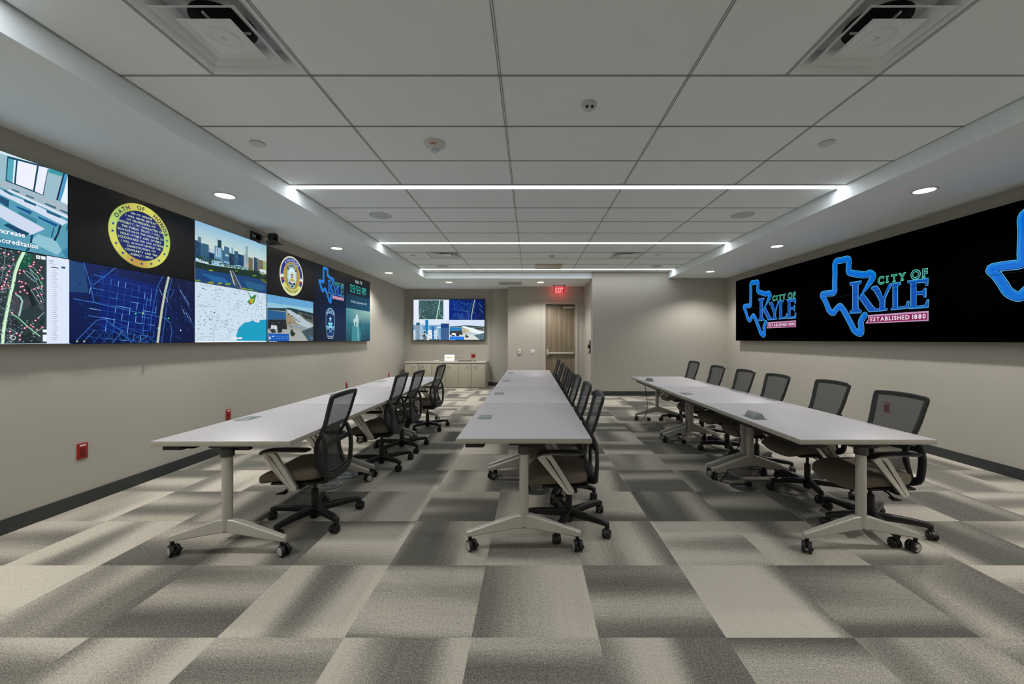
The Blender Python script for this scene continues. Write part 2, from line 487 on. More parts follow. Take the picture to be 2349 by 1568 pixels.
box(bm, DX1 - 0.36, DX1 - 0.045, 0.02, 0.062, 2.26, 2.31, 0.005)
cl = link('door_closer', bm, M_STEEL, t)
bm = bmesh.new()
sweep(bm, [(DX1 - 0.2, 0.03, 2.325), (DX1 - 0.42, -0.0, 2.35), (DX1 - 0.52, 0.04, 2.36)], sup(0.012, 0.006, 8), side=(0, 1, 0))
box(bm, DX0 + 0.09, DX0 + 0.13, 0.03, 0.07, 2.355, 2.376)
link('closer_arm', bm, M_CAPG, t)

t = bpy.data.objects.new('door_2', None); C.objects.link(t); t.location = (X_BLOCK, 0, 0); t['kind'] = 'structure'
bm = bmesh.new()
box(bm, -0.014, 0.0, 9.80, 9.85, 0, 2.44); box(bm, -0.014, 0.0, 10.72, 10.77, 0, 2.44); box(bm, -0.014, 0.0, 9.85, 10.72, 2.39, 2.44)
link('door_frame', bm, M_FRAME, t, smooth=False)
link('door_leaf', box(bmesh.new(), -0.006, 0.0, 9.854, 10.716, 0.01, 2.386), M_FRAME, t, smooth=False)
bm = bmesh.new()
box(bm, -0.032, -0.006, 9.90, 9.97, 1.02, 1.36, 0.006)
box(bm, -0.075, -0.03, 9.90, 9.97, 1.15, 1.245, 0.006)
tube(bm, [(-0.03, 9.935, 1.08), (-0.06, 9.935, 1.06), (-0.07, 9.94, 1.03), (-0.07, 10.05, 1.025)], 0.009)
q = link('lever_lock', bm, M_BLACK, t); q['label'] = 'black electronic lock with lever handle'
link('card_reader', box(bmesh.new(), -0.074, -0.032, 9.905, 9.965, 1.252, 1.355, 0.006), M_GREYS, t)

# ---------------------------------------------------------------- outlines of the artwork on the screens, in metres on the wall (distance along the wall, height)
LOGO = {'band': [(0.82, 0.65), (0.908, 0.744), (0.992, 0.842), (1.024, 0.905), (0.967, 0.946), (0.897, 0.936), (0.762, 0.969), (0.618, 1.02), (0.606, 1.099), (0.604, 1.21), (0.471, 1.225), (0.351, 1.216), (0.345, 1.052), (0.339, 0.864), (0.333, 0.759), (0.214, 0.756), (0.077, 0.75), (0.126, 0.673), (0.178, 0.581), (0.227, 0.49), (0.312, 0.441), (0.376, 0.497), (0.442, 0.532), (0.509, 0.473), (0.583, 0.363), (0.652, 0.256), (0.714, 0.161), (0.82, 0.115), (0.831, 0.197), (0.823, 0.276), (0.857, 0.335), (0.889, 0.368)], 'K1': [(0.628, 0.865), (0.836, 0.861), (0.831, 0.836), (0.778, 0.813), (0.778, 0.466), (0.834, 0.44), (0.834, 0.41), (0.628, 0.412), (0.628, 0.437), (0.681, 0.465), (0.681, 0.817), (0.632, 0.833)], 'K2': [(0.789, 0.628), (0.869, 0.675), (1.016, 0.494), (1.065, 0.444), (1.121, 0.44), (1.121, 0.411), (0.958, 0.413), (0.887, 0.505)], 'Y': [(0.997, 0.745), (1.079, 0.759), (1.121, 0.712), (1.181, 0.586), (1.271, 0.753), (1.31, 0.751), (1.209, 0.571), (1.204, 0.454), (1.24, 0.431), (1.24, 0.415), (1.121, 0.411), (1.121, 0.432), (1.131, 0.448), (1.131, 0.542), (1.045, 0.692), (0.997, 0.724)], 'L': [(1.284, 0.757), (1.433, 0.755), (1.433, 0.734), (1.388, 0.721), (1.388, 0.439), (1.503, 0.445), (1.527, 0.508), (1.541, 0.503), (1.535, 0.42), (1.293, 0.412), (1.293, 0.427), (1.323, 0.44), (1.323, 0.73)], 'E': [(1.519, 0.756), (1.78, 0.753), (1.773, 0.668), (1.755, 0.671), (1.74, 0.713), (1.632, 0.721), (1.632, 0.606), (1.711, 0.607), (1.737, 0.64), (1.751, 0.639), (1.751, 0.53), (1.733, 0.532), (1.718, 0.566), (1.632, 0.572), (1.632, 0.431), (1.74, 0.432), (1.769, 0.499), (1.784, 0.501), (1.78, 0.407), (1.543, 0.411), (1.543, 0.423), (1.563, 0.436), (1.563, 0.724), (1.523, 0.741)], 'R': [(0.948, 0.368), (1.784, 0.367), (1.784, 0.248), (0.902, 0.251), (0.953, 0.313)]}
ART_CLASSROOM = [((150,185,198),[(2.672,2.689),(3.082,2.671),(3.095,2.009),(2.672,2.005)]),((205,228,236),[(2.672,2.669),(3.082,2.671),(3.082,2.665),(2.955,2.666),(2.722,2.644),(2.672,2.64)]),((160,180,192),[(2.672,2.451),(2.71,2.464),(2.918,2.436),(2.997,2.431),(3.082,2.42),(3.085,2.312),(2.672,2.4)]),((14,66,90),[(2.72,2.641),(2.953,2.665),(2.921,2.44),(2.71,2.466)]),((85,165,182),[(2.725,2.628),(2.757,2.631),(2.747,2.468),(2.716,2.474)]),((215,235,245),[(2.755,2.631),(2.766,2.632),(2.755,2.466),(2.747,2.468)]),((234,236,250),[(2.775,2.634),(2.883,2.646),(2.86,2.457),(2.764,2.467)]),((230,233,247),[(2.894,2.649),(2.948,2.656),(2.916,2.445),(2.87,2.454)]),((60,150,165),[(2.956,2.663),(3.045,2.669),(3.038,2.632),(2.95,2.624)]),((10,38,78),[(3.047,2.668),(3.057,2.666),(3.01,2.437),(2.999,2.437)]),((65,150,195),[(3.058,2.667),(3.077,2.669),(3.05,2.527),(3.026,2.433),(3.012,2.436)]),((226,236,246),[(3.077,2.666),(3.083,2.668),(3.083,2.426),(3.027,2.435),(3.05,2.527)]),((82,152,176),[(2.672,2.416),(3.082,2.317),(3.095,2.009),(2.672,2.002)]),((140,190,205),[(2.887,2.148),(2.997,2.132),(3.035,2.061),(3.006,2.02),(2.844,2.083)]),((50,125,160),[(3.035,2.061),(3.09,2.108),(3.095,2.009),(3.055,2.019)]),((60,130,160),[(2.672,2.071),(2.761,2.067),(2.823,2.024),(2.672,2.002)]),((216,226,240),[(2.729,2.413),(3.085,2.337),(3.085,2.318),(2.718,2.402)]),((206,216,236),[(2.672,2.403),(2.733,2.377),(2.879,2.359),(3.077,2.292),(3.04,2.257),(2.672,2.367)]),((24,74,112),[(2.672,2.355),(2.729,2.339),(2.725,2.286),(2.672,2.314)]),((15,80,140),[(2.765,2.315),(2.853,2.301),(2.844,2.277),(2.769,2.301)]),((10,78,140),[(2.887,2.28),(3.011,2.253),(2.997,2.234),(2.892,2.265)]),((55,125,148),[(2.779,2.283),(2.883,2.251),(2.879,2.222),(2.781,2.26)]),((202,213,233),[(2.672,2.299),(2.729,2.277),(2.93,2.198),(2.844,2.129),(2.672,2.213)]),((14,68,100),[(2.698,2.159),(2.722,2.179),(2.84,2.141),(2.814,2.11)]),((9,34,60),[(3.016,2.251),(3.033,2.253),(3.016,2.188),(2.994,2.123),(2.98,2.128),(3.006,2.191)]),((20,60,85),[(2.861,2.139),(2.853,2.085),(2.844,2.034),(2.831,2.012),(2.814,2.011),(2.838,2.049),(2.846,2.132)]),((20,60,90),[(2.983,2.23),(2.988,2.229),(2.973,2.146),(2.965,2.146)]),((20,60,90),[(3.077,2.292),(3.082,2.294),(3.067,2.225),(3.061,2.226)]),((38,92,112),[(2.741,2.424),(2.783,2.419),(2.781,2.408),(2.741,2.416)]),((38,92,112),[(2.819,2.411),(2.863,2.406),(2.863,2.395),(2.817,2.402)]),((38,92,112),[(2.932,2.391),(2.997,2.382),(2.994,2.367),(2.927,2.381)]),((38,92,112),[(3.021,2.373),(3.082,2.367),(3.082,2.349),(3.021,2.364)]),((30,82,112),[(2.702,2.402),(2.753,2.384),(2.737,2.379),(2.698,2.393)]),((30,82,112),[(2.806,2.374),(2.874,2.363),(2.876,2.347),(2.808,2.359)]),((30,82,112),[(2.936,2.34),(3.026,2.323),(3.028,2.306),(2.941,2.322)])]
ART_PINS = [(2.7,1.97),(2.724,1.966),(2.779,1.996),(2.749,1.933),(2.728,1.885),(2.727,1.849),(2.718,1.821),(2.712,1.794),(2.704,1.769),(2.701,1.751),(2.689,1.738),(2.688,1.72),(2.722,1.749),(2.863,1.938),(2.859,1.921),(2.846,1.904),(2.835,1.903),(2.782,1.866),(2.804,1.863),(2.781,1.843),(2.903,1.909),(2.895,1.885),(2.882,1.866),(2.908,1.826),(2.778,1.787),(2.792,1.784),(2.813,1.777),(2.786,1.749),(2.797,1.754),(2.806,1.728),(2.782,1.714),(2.759,1.701),(2.821,1.709),(2.906,1.765),(2.883,1.753),(2.859,1.742),(2.903,1.708),(2.88,1.697),(2.9,1.658),(2.737,1.563),(2.884,1.535),(2.866,1.516),(2.841,1.482),(2.852,1.471),(2.818,1.469),(2.805,1.459),(2.904,1.47),(2.874,1.451),(2.725,1.433),(2.761,1.421),(2.732,1.404),(2.777,1.406),(2.777,1.377),(2.685,1.866)]
ART_ROADS = [((188,236,192),0.03,[(2.814,2.014),(2.781,1.922),(2.761,1.848),(2.749,1.762),(2.735,1.687),(2.721,1.593),(2.707,1.505),(2.698,1.414),(2.695,1.348)]),((150,190,180),0.014,[(2.763,1.694),(2.788,1.678),(2.799,1.651),(2.792,1.603),(2.781,1.542)]),((150,215,170),0.008,[(2.742,1.558),(2.781,1.527),(2.825,1.477),(2.871,1.43),(2.902,1.402)]),((110,200,150),0.006,[(2.842,1.886),(2.886,1.84),(2.902,1.803),(2.918,1.766)]),((150,180,190),0.005,[(2.81,1.854),(2.871,1.796),(2.886,1.816),(2.825,1.868),(2.81,1.854)]),((140,175,185),0.004,[(2.84,1.89),(2.886,1.781),(2.922,1.717)]),((140,175,185),0.004,[(2.855,1.907),(2.924,1.826)]),((140,175,185),0.004,[(2.848,1.738),(2.898,1.641),(2.924,1.653)]),((140,175,185),0.004,[(2.871,1.755),(2.906,1.671)]),((140,175,185),0.004,[(2.848,1.738),(2.924,1.782)]),((140,175,185),0.004,[(2.898,1.729),(2.924,1.663)]),((150,190,180),0.005,[(2.886,1.533),(2.924,1.579)]),((150,200,170),0.005,[(2.871,1.43),(2.924,1.471)]),((110,140,150),0.005,[(2.709,2.004),(2.703,1.893),(2.686,1.772)]),((120,150,160),0.004,[(2.756,1.917),(2.717,1.84),(2.703,1.738)]),((90,120,110),0.006,[(2.799,2.01),(2.767,1.919),(2.749,1.841),(2.738,1.761),(2.724,1.685),(2.71,1.592),(2.693,1.482)]),((150,180,190),0.005,[(2.724,1.46),(2.767,1.429),(2.728,1.391)])]
ART_AERIAL = [((40,56,60),[(2.673,2.002),(2.926,2.002),(2.929,1.343),(2.673,1.35)]),((6,84,60),[(2.807,2.002),(2.859,1.995),(2.855,1.927),(2.807,1.87),(2.785,1.875),(2.799,1.958)]),((66,66,78),[(2.752,1.689),(2.781,1.673),(2.788,1.627),(2.774,1.541),(2.745,1.558),(2.738,1.622)]),((60,64,74),[(2.803,1.675),(2.836,1.669),(2.852,1.632),(2.836,1.607),(2.799,1.58),(2.797,1.627)]),((34,40,44),[(2.724,1.515),(2.763,1.527),(2.781,1.495),(2.77,1.466),(2.735,1.47)]),((22,34,34),[(2.81,1.776),(2.836,1.755),(2.878,1.635),(2.855,1.613),(2.833,1.698)]),((28,44,44),[(2.796,1.41),(2.848,1.43),(2.871,1.392),(2.902,1.353),(2.799,1.349)]),((24,46,42),[(2.898,1.514),(2.924,1.54),(2.924,1.481),(2.902,1.49)]),((72,78,88),[(2.884,1.635),(2.924,1.639),(2.924,1.589),(2.902,1.598)])]
ART_SKYLINE = [((140,184,210),[(4.226,2.662),(5.387,2.654),(5.396,2.005),(4.238,1.997)]),((172,205,212),[(4.226,2.556),(5.387,2.583),(5.387,2.429),(4.226,2.344)]),((205,216,200),[(4.229,2.446),(5.391,2.507),(5.396,2.327),(4.233,2.295)]),((18,58,92),[(4.235,2.22),(4.235,2.447),(4.314,2.447),(4.314,2.225)]),((42,86,120),[(4.314,2.235),(4.314,2.436),(4.422,2.436),(4.422,2.243)]),((70,112,134),[(4.277,2.432),(4.277,2.494),(4.32,2.494),(4.32,2.438)]),((12,48,82),[(4.422,2.22),(4.422,2.357),(4.501,2.355),(4.501,2.225)]),((84,138,170),[(4.501,2.224),(4.501,2.45),(4.618,2.45),(4.618,2.232)]),((22,58,70),[(4.549,2.439),(4.549,2.529),(4.604,2.529),(4.604,2.446)]),((50,90,110),[(4.618,2.257),(4.618,2.423),(4.654,2.422),(4.654,2.26)]),((56,100,128),[(4.643,2.239),(4.643,2.475),(4.723,2.475),(4.723,2.245)]),((16,48,76),[(4.723,2.254),(4.723,2.412),(4.803,2.411),(4.803,2.26)]),((100,150,175),[(4.757,2.408),(4.757,2.488),(4.783,2.488),(4.783,2.411)]),((38,80,112),[(4.803,2.269),(4.803,2.458),(4.865,2.458),(4.865,2.273)]),((16,58,98),[(4.865,2.257),(4.865,2.432),(4.961,2.431),(4.961,2.264)]),((156,170,170),[(4.961,2.263),(4.961,2.452),(5.044,2.452),(5.044,2.268)]),((132,158,168),[(4.994,2.352),(4.994,2.561),(5.035,2.562),(5.035,2.356)]),((104,98,70),[(5.044,2.253),(5.044,2.428),(5.121,2.428),(5.121,2.258)]),((34,66,92),[(5.139,2.264),(5.139,2.448),(5.21,2.448),(5.21,2.268)]),((112,104,90),[(5.21,2.245),(5.21,2.438),(5.32,2.437),(5.32,2.251)]),((150,165,110),[(5.32,2.263),(5.32,2.435),(5.387,2.434),(5.387,2.267)]),((176,206,220),[(4.247,2.222),(4.247,2.257),(4.345,2.253),(4.345,2.229)]),((150,188,210),[(4.461,2.216),(4.461,2.286),(4.618,2.28),(4.618,2.227)]),((120,165,195),[(4.633,2.243),(4.633,2.304),(4.727,2.301),(4.727,2.25)]),((210,225,232),[(4.521,2.325),(4.521,2.433),(4.531,2.433),(4.531,2.326)]),((210,225,232),[(4.549,2.325),(4.549,2.434),(4.558,2.434),(4.558,2.326)]),((210,225,232),[(4.576,2.326),(4.576,2.435),(4.586,2.435),(4.586,2.326)]),((150,190,205),[(4.661,2.36),(4.661,2.388),(4.709,2.387),(4.709,2.364)]),((140,178,198),[(4.742,2.269),(4.896,2.298),(5.061,2.268),(4.961,2.239),(4.772,2.24)]),((14,42,34),[(4.233,2.219),(4.461,2.216),(4.712,2.235),(4.977,2.254),(5.246,2.282),(5.396,2.263),(5.396,2.166),(5.061,2.178),(4.742,2.161),(4.461,2.147),(4.233,2.148)]),((206,224,230),[(5.246,2.311),(5.371,2.323),(5.371,2.265),(5.251,2.258)]),((14,62,112),[(4.235,2.152),(4.461,2.15),(4.742,2.164),(5.061,2.18),(5.396,2.17),(5.396,2.005),(4.238,1.997)]),((26,92,150),[(4.308,2.105),(4.625,2.103),(4.742,2.054),(4.501,2.03)]),((30,88,130),[(4.961,2.12),(5.348,2.114),(5.348,2.037),(5.027,2.034)]),((54,76,96),[(4.727,2.204),(4.78,2.21),(4.932,2.012),(4.833,2.011)]),((196,190,140),[(4.724,2.204),(4.742,2.206),(4.818,2.03),(4.79,2.049)]),((150,150,150),[(4.772,2.208),(4.783,2.208),(4.932,2.012),(4.915,2.012)]),((80,92,40),[(5.255,2.202),(5.396,2.172),(5.396,2.134),(5.292,2.157)]),((88,140,56),[(4.309,2.021),(4.295,2.009),(4.263,2.002),(4.237,2.005),(4.237,2.015),(4.263,2.026),(4.295,2.028)]),((128,140,59),[(4.496,2.024),(4.478,2.01),(4.437,2.002),(4.406,2.005),(4.406,2.017),(4.437,2.03),(4.478,2.033)]),((123,140,46),[(4.617,2.034),(4.601,2.022),(4.567,2.015),(4.54,2.018),(4.54,2.028),(4.567,2.038),(4.601,2.041)]),((108,140,54),[(4.751,2.044),(4.731,2.029),(4.686,2.02),(4.651,2.023),(4.651,2.036),(4.686,2.049),(4.731,2.053)]),((128,140,46),[(5.02,2.019),(4.998,2.003),(4.948,1.994),(4.908,1.998),(4.908,2.011),(4.948,2.025),(4.998,2.028)]),((88,140,56),[(5.131,2.021),(5.104,2.003),(5.045,1.992),(4.999,1.996),(4.999,2.012),(5.045,2.028),(5.104,2.032)]),((98,140,50),[(5.208,2.013),(5.192,2.002),(5.156,1.996),(5.127,1.998),(5.127,2.008),(5.156,2.017),(5.192,2.019)]),((128,140,49),[(4.483,2.161),(4.47,2.151),(4.44,2.144),(4.417,2.145),(4.417,2.155),(4.44,2.164),(4.47,2.167)]),((98,140,54),[(4.86,2.221),(4.85,2.214),(4.828,2.209),(4.81,2.21),(4.81,2.216),(4.828,2.223),(4.85,2.225)]),((88,140,44),[(5.19,2.217),(5.174,2.205),(5.138,2.197),(5.11,2.199),(5.11,2.208),(5.138,2.219),(5.174,2.223)]),((128,140,54),[(5.347,2.255),(5.333,2.245),(5.303,2.238),(5.279,2.239),(5.279,2.247),(5.303,2.256),(5.333,2.26)])]
ART_WEATHER = [((196,216,232),[(4.238,1.997),(5.396,2.005),(5.402,1.331),(4.247,1.339)]),((14,152,188),[(4.849,1.364),(4.836,1.431),(4.88,1.525),(4.977,1.593),(5.061,1.603),(5.13,1.63),(5.165,1.607),(5.237,1.598),(5.264,1.637),(5.398,1.65),(5.402,1.359)]),((52,128,60),[(5.027,1.998),(5.095,1.927),(5.197,1.975),(5.147,1.853),(5.069,1.819),(5.027,1.86),(5.081,1.907)]),((190,170,30),[(5.069,1.894),(5.147,1.914),(5.121,1.85),(5.069,1.833)]),((180,40,30),[(5.061,1.851),(5.099,1.854),(5.092,1.831),(5.064,1.828)]),((225,235,242),[(4.772,1.407),(4.936,1.406),(4.932,1.385),(4.772,1.387)]),((235,240,246),[(4.247,1.36),(5.402,1.357),(5.402,1.331),(4.247,1.339)])]
ART_BORDERS = [[(4.333,1.726),(4.448,1.597),(4.521,1.557),(4.569,1.608),(4.625,1.595),(4.727,1.464),(4.742,1.419)],[(4.247,1.738),(4.521,1.752),(4.525,1.99)],[(4.485,1.352),(4.501,1.514),(4.521,1.557)],[(4.961,1.99),(5.061,1.966),(5.237,1.999),(5.165,1.681)],[(4.247,1.364),(4.358,1.416),(4.474,1.406),(4.501,1.363)]]
ART_STREET = [((96,160,205),[(5.402,1.999),(6.56,1.998),(6.566,1.335),(5.412,1.334)]),((140,188,210),[(5.402,1.889),(6.56,1.888),(6.56,1.779),(5.402,1.799)]),((150,156,148),[(5.412,1.797),(5.916,1.824),(6.56,1.779),(6.566,1.335),(5.412,1.334)]),((26,52,52),[(5.412,1.812),(5.758,1.833),(5.893,1.851),(6.083,1.844),(6.566,1.81),(6.566,1.748),(6.133,1.767),(5.802,1.795),(5.412,1.786)]),((150,132,100),[(5.813,1.775),(6.209,1.668),(6.083,1.59),(5.847,1.581)]),((90,90,84),[(6.083,1.808),(6.566,1.763),(6.566,1.638),(6.313,1.688)]),((36,46,48),[(6.183,1.785),(6.532,1.746),(6.504,1.697),(6.313,1.718)]),((28,88,138),[(5.412,1.784),(5.813,1.782),(5.82,1.678),(5.412,1.651)]),((28,34,40),[(5.412,1.651),(5.82,1.675),(5.847,1.528),(5.412,1.525)]),((176,190,198),[(5.802,1.823),(5.916,1.821),(6.183,1.741),(6.566,1.598),(6.42,1.552),(6.083,1.633)]),((140,150,156),[(5.963,1.628),(6.42,1.552),(6.286,1.506),(5.893,1.583)]),((60,78,88),[(6.209,1.505),(6.566,1.598),(6.566,1.339),(6.42,1.34),(6.313,1.431)]),((160,164,162),[(5.426,1.525),(6.183,1.513),(6.393,1.336),(5.412,1.343)]),((196,206,210),[(5.485,1.579),(5.607,1.576),(5.618,1.531),(5.475,1.51)]),((20,26,34),[(5.628,1.536),(5.725,1.533),(5.725,1.481),(5.628,1.473)]),((40,48,48),[(5.455,1.516),(5.545,1.531),(5.597,1.479),(5.505,1.467)]),((34,44,34),[(5.963,1.54),(6.01,1.486),(6.059,1.473),(5.998,1.422),(5.939,1.435),(5.916,1.485)]),((18,88,176),[(5.42,1.463),(5.893,1.462),(5.893,1.353),(5.42,1.357)]),((14,18,24),[(5.412,1.356),(6.566,1.355),(6.566,1.335),(5.412,1.334)]),((210,220,226),[(5.435,1.352),(5.607,1.352),(5.607,1.336),(5.435,1.336)]),((30,36,44),[(5.87,1.765),(5.911,1.759),(5.907,1.744),(5.865,1.75)]),((30,36,44),[(5.939,1.741),(5.982,1.735),(5.977,1.72),(5.935,1.726)]),((30,36,44),[(5.998,1.716),(6.042,1.709),(6.037,1.695),(5.994,1.701)]),((30,36,44),[(6.047,1.69),(6.091,1.683),(6.086,1.668),(6.042,1.675)]),((30,36,44),[(6.12,1.671),(6.165,1.665),(6.16,1.65),(6.115,1.656)]),((70,76,80),[(5.628,1.628),(5.675,1.626),(5.675,1.614),(5.628,1.614)]),((70,76,80),[(5.505,1.616),(5.55,1.614),(5.55,1.602),(5.505,1.603)]),((70,76,80),[(5.758,1.62),(5.806,1.618),(5.806,1.605),(5.758,1.606)]),((70,76,80),[(5.893,1.632),(5.944,1.63),(5.944,1.617),(5.893,1.618)]),((70,76,80),[(5.916,1.577),(5.968,1.574),(5.968,1.561),(5.916,1.563)])]
ART_HIWAY = [(3.913,2.001),(3.871,1.838),(3.84,1.672),(3.818,1.523),(3.794,1.336)]
ART_HIWAY2 = [[(3.854,1.999),(3.797,1.883),(3.762,1.719),(3.735,1.573),(3.728,1.467)],[(3.951,1.986),(3.905,1.815),(3.883,1.635),(3.854,1.43),(3.84,1.335)],[(3.883,1.58),(3.935,1.541),(3.951,1.459),(3.928,1.334)],[(3.099,1.698),(3.234,1.683),(3.511,1.641),(3.913,1.582)],[(3.169,2.0),(3.223,1.818),(3.244,1.684)],[(3.125,1.376),(3.264,1.537),(3.328,1.552),(3.451,1.461),(3.559,1.338)],[(3.701,1.779),(3.674,1.621),(3.655,1.427)],[(3.913,1.871),(3.974,1.878),(3.928,1.776),(3.898,1.855)],[(3.234,1.82),(3.417,2.001)]]
ART_DOTS = [((3.584,1.613),(60,235,120)),((3.652,1.621),(160,240,60)),((3.91,1.589),(60,220,60)),((4.044,1.472),(220,230,240)),((3.801,1.487),(120,230,230)),((3.876,1.843),(120,200,160))]

# ---------------------------------------------------------------- lettering helpers
_glyph = {}
def glyph(ch, bold=0.0):
    """Flat triangles of one character at size 1, with its advance."""
    if ch in 'MW': bold = 0.0                # thickened outlines of these two would close up
    key = (ch, bold)
    if key in _glyph: return _glyph[key]
    cu = bpy.data.curves.new('g', 'FONT'); cu.body = ch; cu.size = 1.0; cu.offset = bold; cu.resolution_u = 3
    ob = bpy.data.objects.new('g', cu); C.objects.link(ob)
    dg = bpy.context.evaluated_depsgraph_get(); dg.update()
    me = ob.evaluated_get(dg).to_mesh()
    tris = []
    if me:
        me.calc_loop_triangles()
        tris = [[(me.vertices[v].co.x, me.vertices[v].co.y) for v in t.vertices] for t in me.loop_triangles]
    ob.evaluated_get(dg).to_mesh_clear()
    bpy.data.objects.remove(ob); bpy.data.curves.remove(cu)
    xs = [p[0] for t in tris for p in t] or [0, 0.3]
    _glyph[key] = (tris, min(xs), max(xs))
    return _glyph[key]

def text_tris(s, size, x=0, y=0, align='L', bold=0.012, gap=0.07, sx=1.0, space=0.30):
    """size = cap height. Returns triangles in the plane."""
    k = size / 0.70
    out, cur = [], 0.0
    for ch in s:
        if ch == ' ': cur += space; continue
        tr, a, b = glyph(ch, bold)
        out += [[((p[0] - a + cur), p[1]) for p in t] for t in tr]
        cur += (b - a) + gap
    w = (cur - gap) * k * sx
    off = {'L': 0, 'C': -w / 2, 'R': -w}[align]
    return [[(x + off + p[0] * k * sx, y + p[1] * k) for p in t] for t in out], w

def arc_text(s, size, cx, cy, r, a_mid, inward=False, bold=0.012, gap=0.10, space=0.35, ry=1.0, sx=1.0):
    """Text on a circle; a_mid is the middle angle; inward = letters read along the bottom."""
    k = size / 0.70
    total, items = 0.0, []
    for ch in s:
        if ch == ' ': total += space; continue
        tr, a, b = glyph(ch, bold)
        items.append((tr, a, b, total)); total += (b - a) + gap
    total -= gap
    out = []
    for tr, a, b, c in items:
        mid = (c + (b - a) / 2 - total / 2) * k * sx
        th = a_mid - mid / r if not inward else a_mid + mid / r
        rot = th - PI / 2 if not inward else th + PI / 2
        ca, sa = math.cos(rot), math.sin(rot)
        bx, by = cx + r * math.cos(th), cy + r * math.sin(th) * ry
        for t in tr:
            q = []
            for p in t:
                lx, ly = (p[0] - (a + b) / 2) * k * sx, p[1] * k
                q.append((bx + lx * ca - ly * sa, by + lx * sa + ly * ca))
            out.append(q)
    return out

class Canvas:
    """Flat picture built of coloured polygons lying a hair above each other; u, v are in metres on the screen."""
    def __init__(self, clip=None):
        self.items = []; self.h = 0; self.clip = clip
    def up(self): self.h += 1; return self
    def poly(self, pts, col, cols=None, same=False):
        if self.clip: pts, cols = self._clip(list(pts), cols)
        if len(pts) < 3: return
        if not same: self.h += 1
        self.items.append((pts, col, cols, self.h))
    def _clip(self, pts, cols):
        x0, x1, y0, y1 = self.clip
        if cols is None: cols = [None] * len(pts)
        cur = list(zip(pts, cols))
        for ax, lim, sg in ((0, x0, 1), (0, x1, -1), (1, y0, 1), (1, y1, -1)):
            nxt = []
            for i in range(len(cur)):
                (a, ca), (b, cb) = cur[i], cur[(i + 1) % len(cur)]
                ia, ib = (a[ax] - lim) * sg >= -1e-9, (b[ax] - lim) * sg >= -1e-9
                if ia: nxt.append((a, ca))
                if ia != ib:
                    t = (lim - a[ax]) / (b[ax] - a[ax])
                    p = (a[0] + (b[0] - a[0]) * t, a[1] + (b[1] - a[1]) * t)
                    c = None if ca is None else tuple(ca[k] + (cb[k] - ca[k]) * t for k in range(3))
                    nxt.append((p, c))
            cur = nxt
            if not cur: return [], None
        pp = [p for p, c in cur]; cc = [c for p, c in cur]
        return pp, (None if cc[0] is None else cc)
    def rect(self, x0, y0, x1, y1, col, same=False, cols=None):
        self.poly([(x0, y0), (x1, y0), (x1, y1), (x0, y1)], col, cols, same)
    def tris(self, tr, col):
        self.h += 1
        for t in tr: self.poly(t, col, same=True)
    def ring(self, cx, cy, r0, r1, colf, n=64, ry=1.0):
        self.h += 1
        for i in range(n):
            a, b = 2 * PI * i / n, 2 * PI * (i + 1) / n
            ca, cb = (colf(a), colf(b)) if callable(colf) else (colf, colf)
            P = lambda r, t: (cx + r * math.cos(t), cy + r * math.sin(t) * ry)
            if r0 <= 0: self.poly([P(0, a), P(r1, a), P(r1, b)], None, [ca, ca, cb], same=True)
            else: self.poly([P(r0, a), P(r1, a), P(r1, b), P(r0, b)], None, [ca, ca, cb, cb], same=True)
    def disc(self, cx, cy, r, col, n=20, ry=1.0, same=False):
        self.poly([(cx + r * math.cos(2 * PI * i / n), cy + r * ry * math.sin(2 * PI * i / n)) for i in range(n)], col, same=same)
    def star(self, cx, cy, r, col, rot=PI / 2, inner=0.4, same=False):
        self.poly([(cx + (r if i % 2 == 0 else r * inner) * math.cos(rot + PI * i / 5), cy + (r if i % 2 == 0 else r * inner) * math.sin(rot + PI * i / 5)) for i in range(10)], col, same=same)
    def stroke(self, pts, w, col, same=False, closed=False, caps=False):
        if not same: self.h += 1
        P = [Vector((p[0], p[1])) for p in pts]
        N = len(P)
        L, R = [], []
        for i in range(N):
            a = P[(i - 1) % N] if (closed or i > 0) else P[i]
            b = P[(i + 1) % N] if (closed or i < N - 1) else P[i]
            t = (b - a)
            if t.length < 1e-9: t = Vector((1, 0))
            t.normalize(); n = Vector((-t.y, t.x)) * (w[i] if isinstance(w, list) else w) / 2
            L.append(P[i] + n); R.append(P[i] - n)
        for i in range(N if closed else N - 1):
            j = (i + 1) % N
            self.poly([tuple(L[i]), tuple(L[j]), tuple(R[j]), tuple(R[i])], col, same=True)
        if caps:
            for q, ww in ((P[0], w[0] if isinstance(w, list) else w), (P[-1], w[-1] if isinstance(w, list) else w)):
                self.disc(q[0], q[1], ww / 2, col, 14, same=True)
    def build(self, name, parent, o, U, V, m, base=0.0006, step=0.00009, layer=None, only=None):
        o, U, V = Vector(o), Vector(U), Vector(V); Nn = U.cross(V)
        bm = bmesh.new(); lay = bm.loops.layers.float_color.new('Col')
        for pts, col, cols, h in self.items:
            vs = [bm.verts.new(o + U * p[0] + V * p[1] + Nn * (base + h * step)) for p in pts]
            try: f = bm.faces.new(vs)
            except ValueError: continue
            f.normal_update()
            for k, lp in enumerate(f.loops):
                c = lin(cols[k] if cols else col)
                lp[lay] = (*c, 1)
        me = bpy.data.meshes.new(name); bm.to_mesh(me); bm.free()
        me.materials.append(m)
        ob = bpy.data.objects.new(name, me); ob.parent = parent; C.objects.link(ob)
        return ob

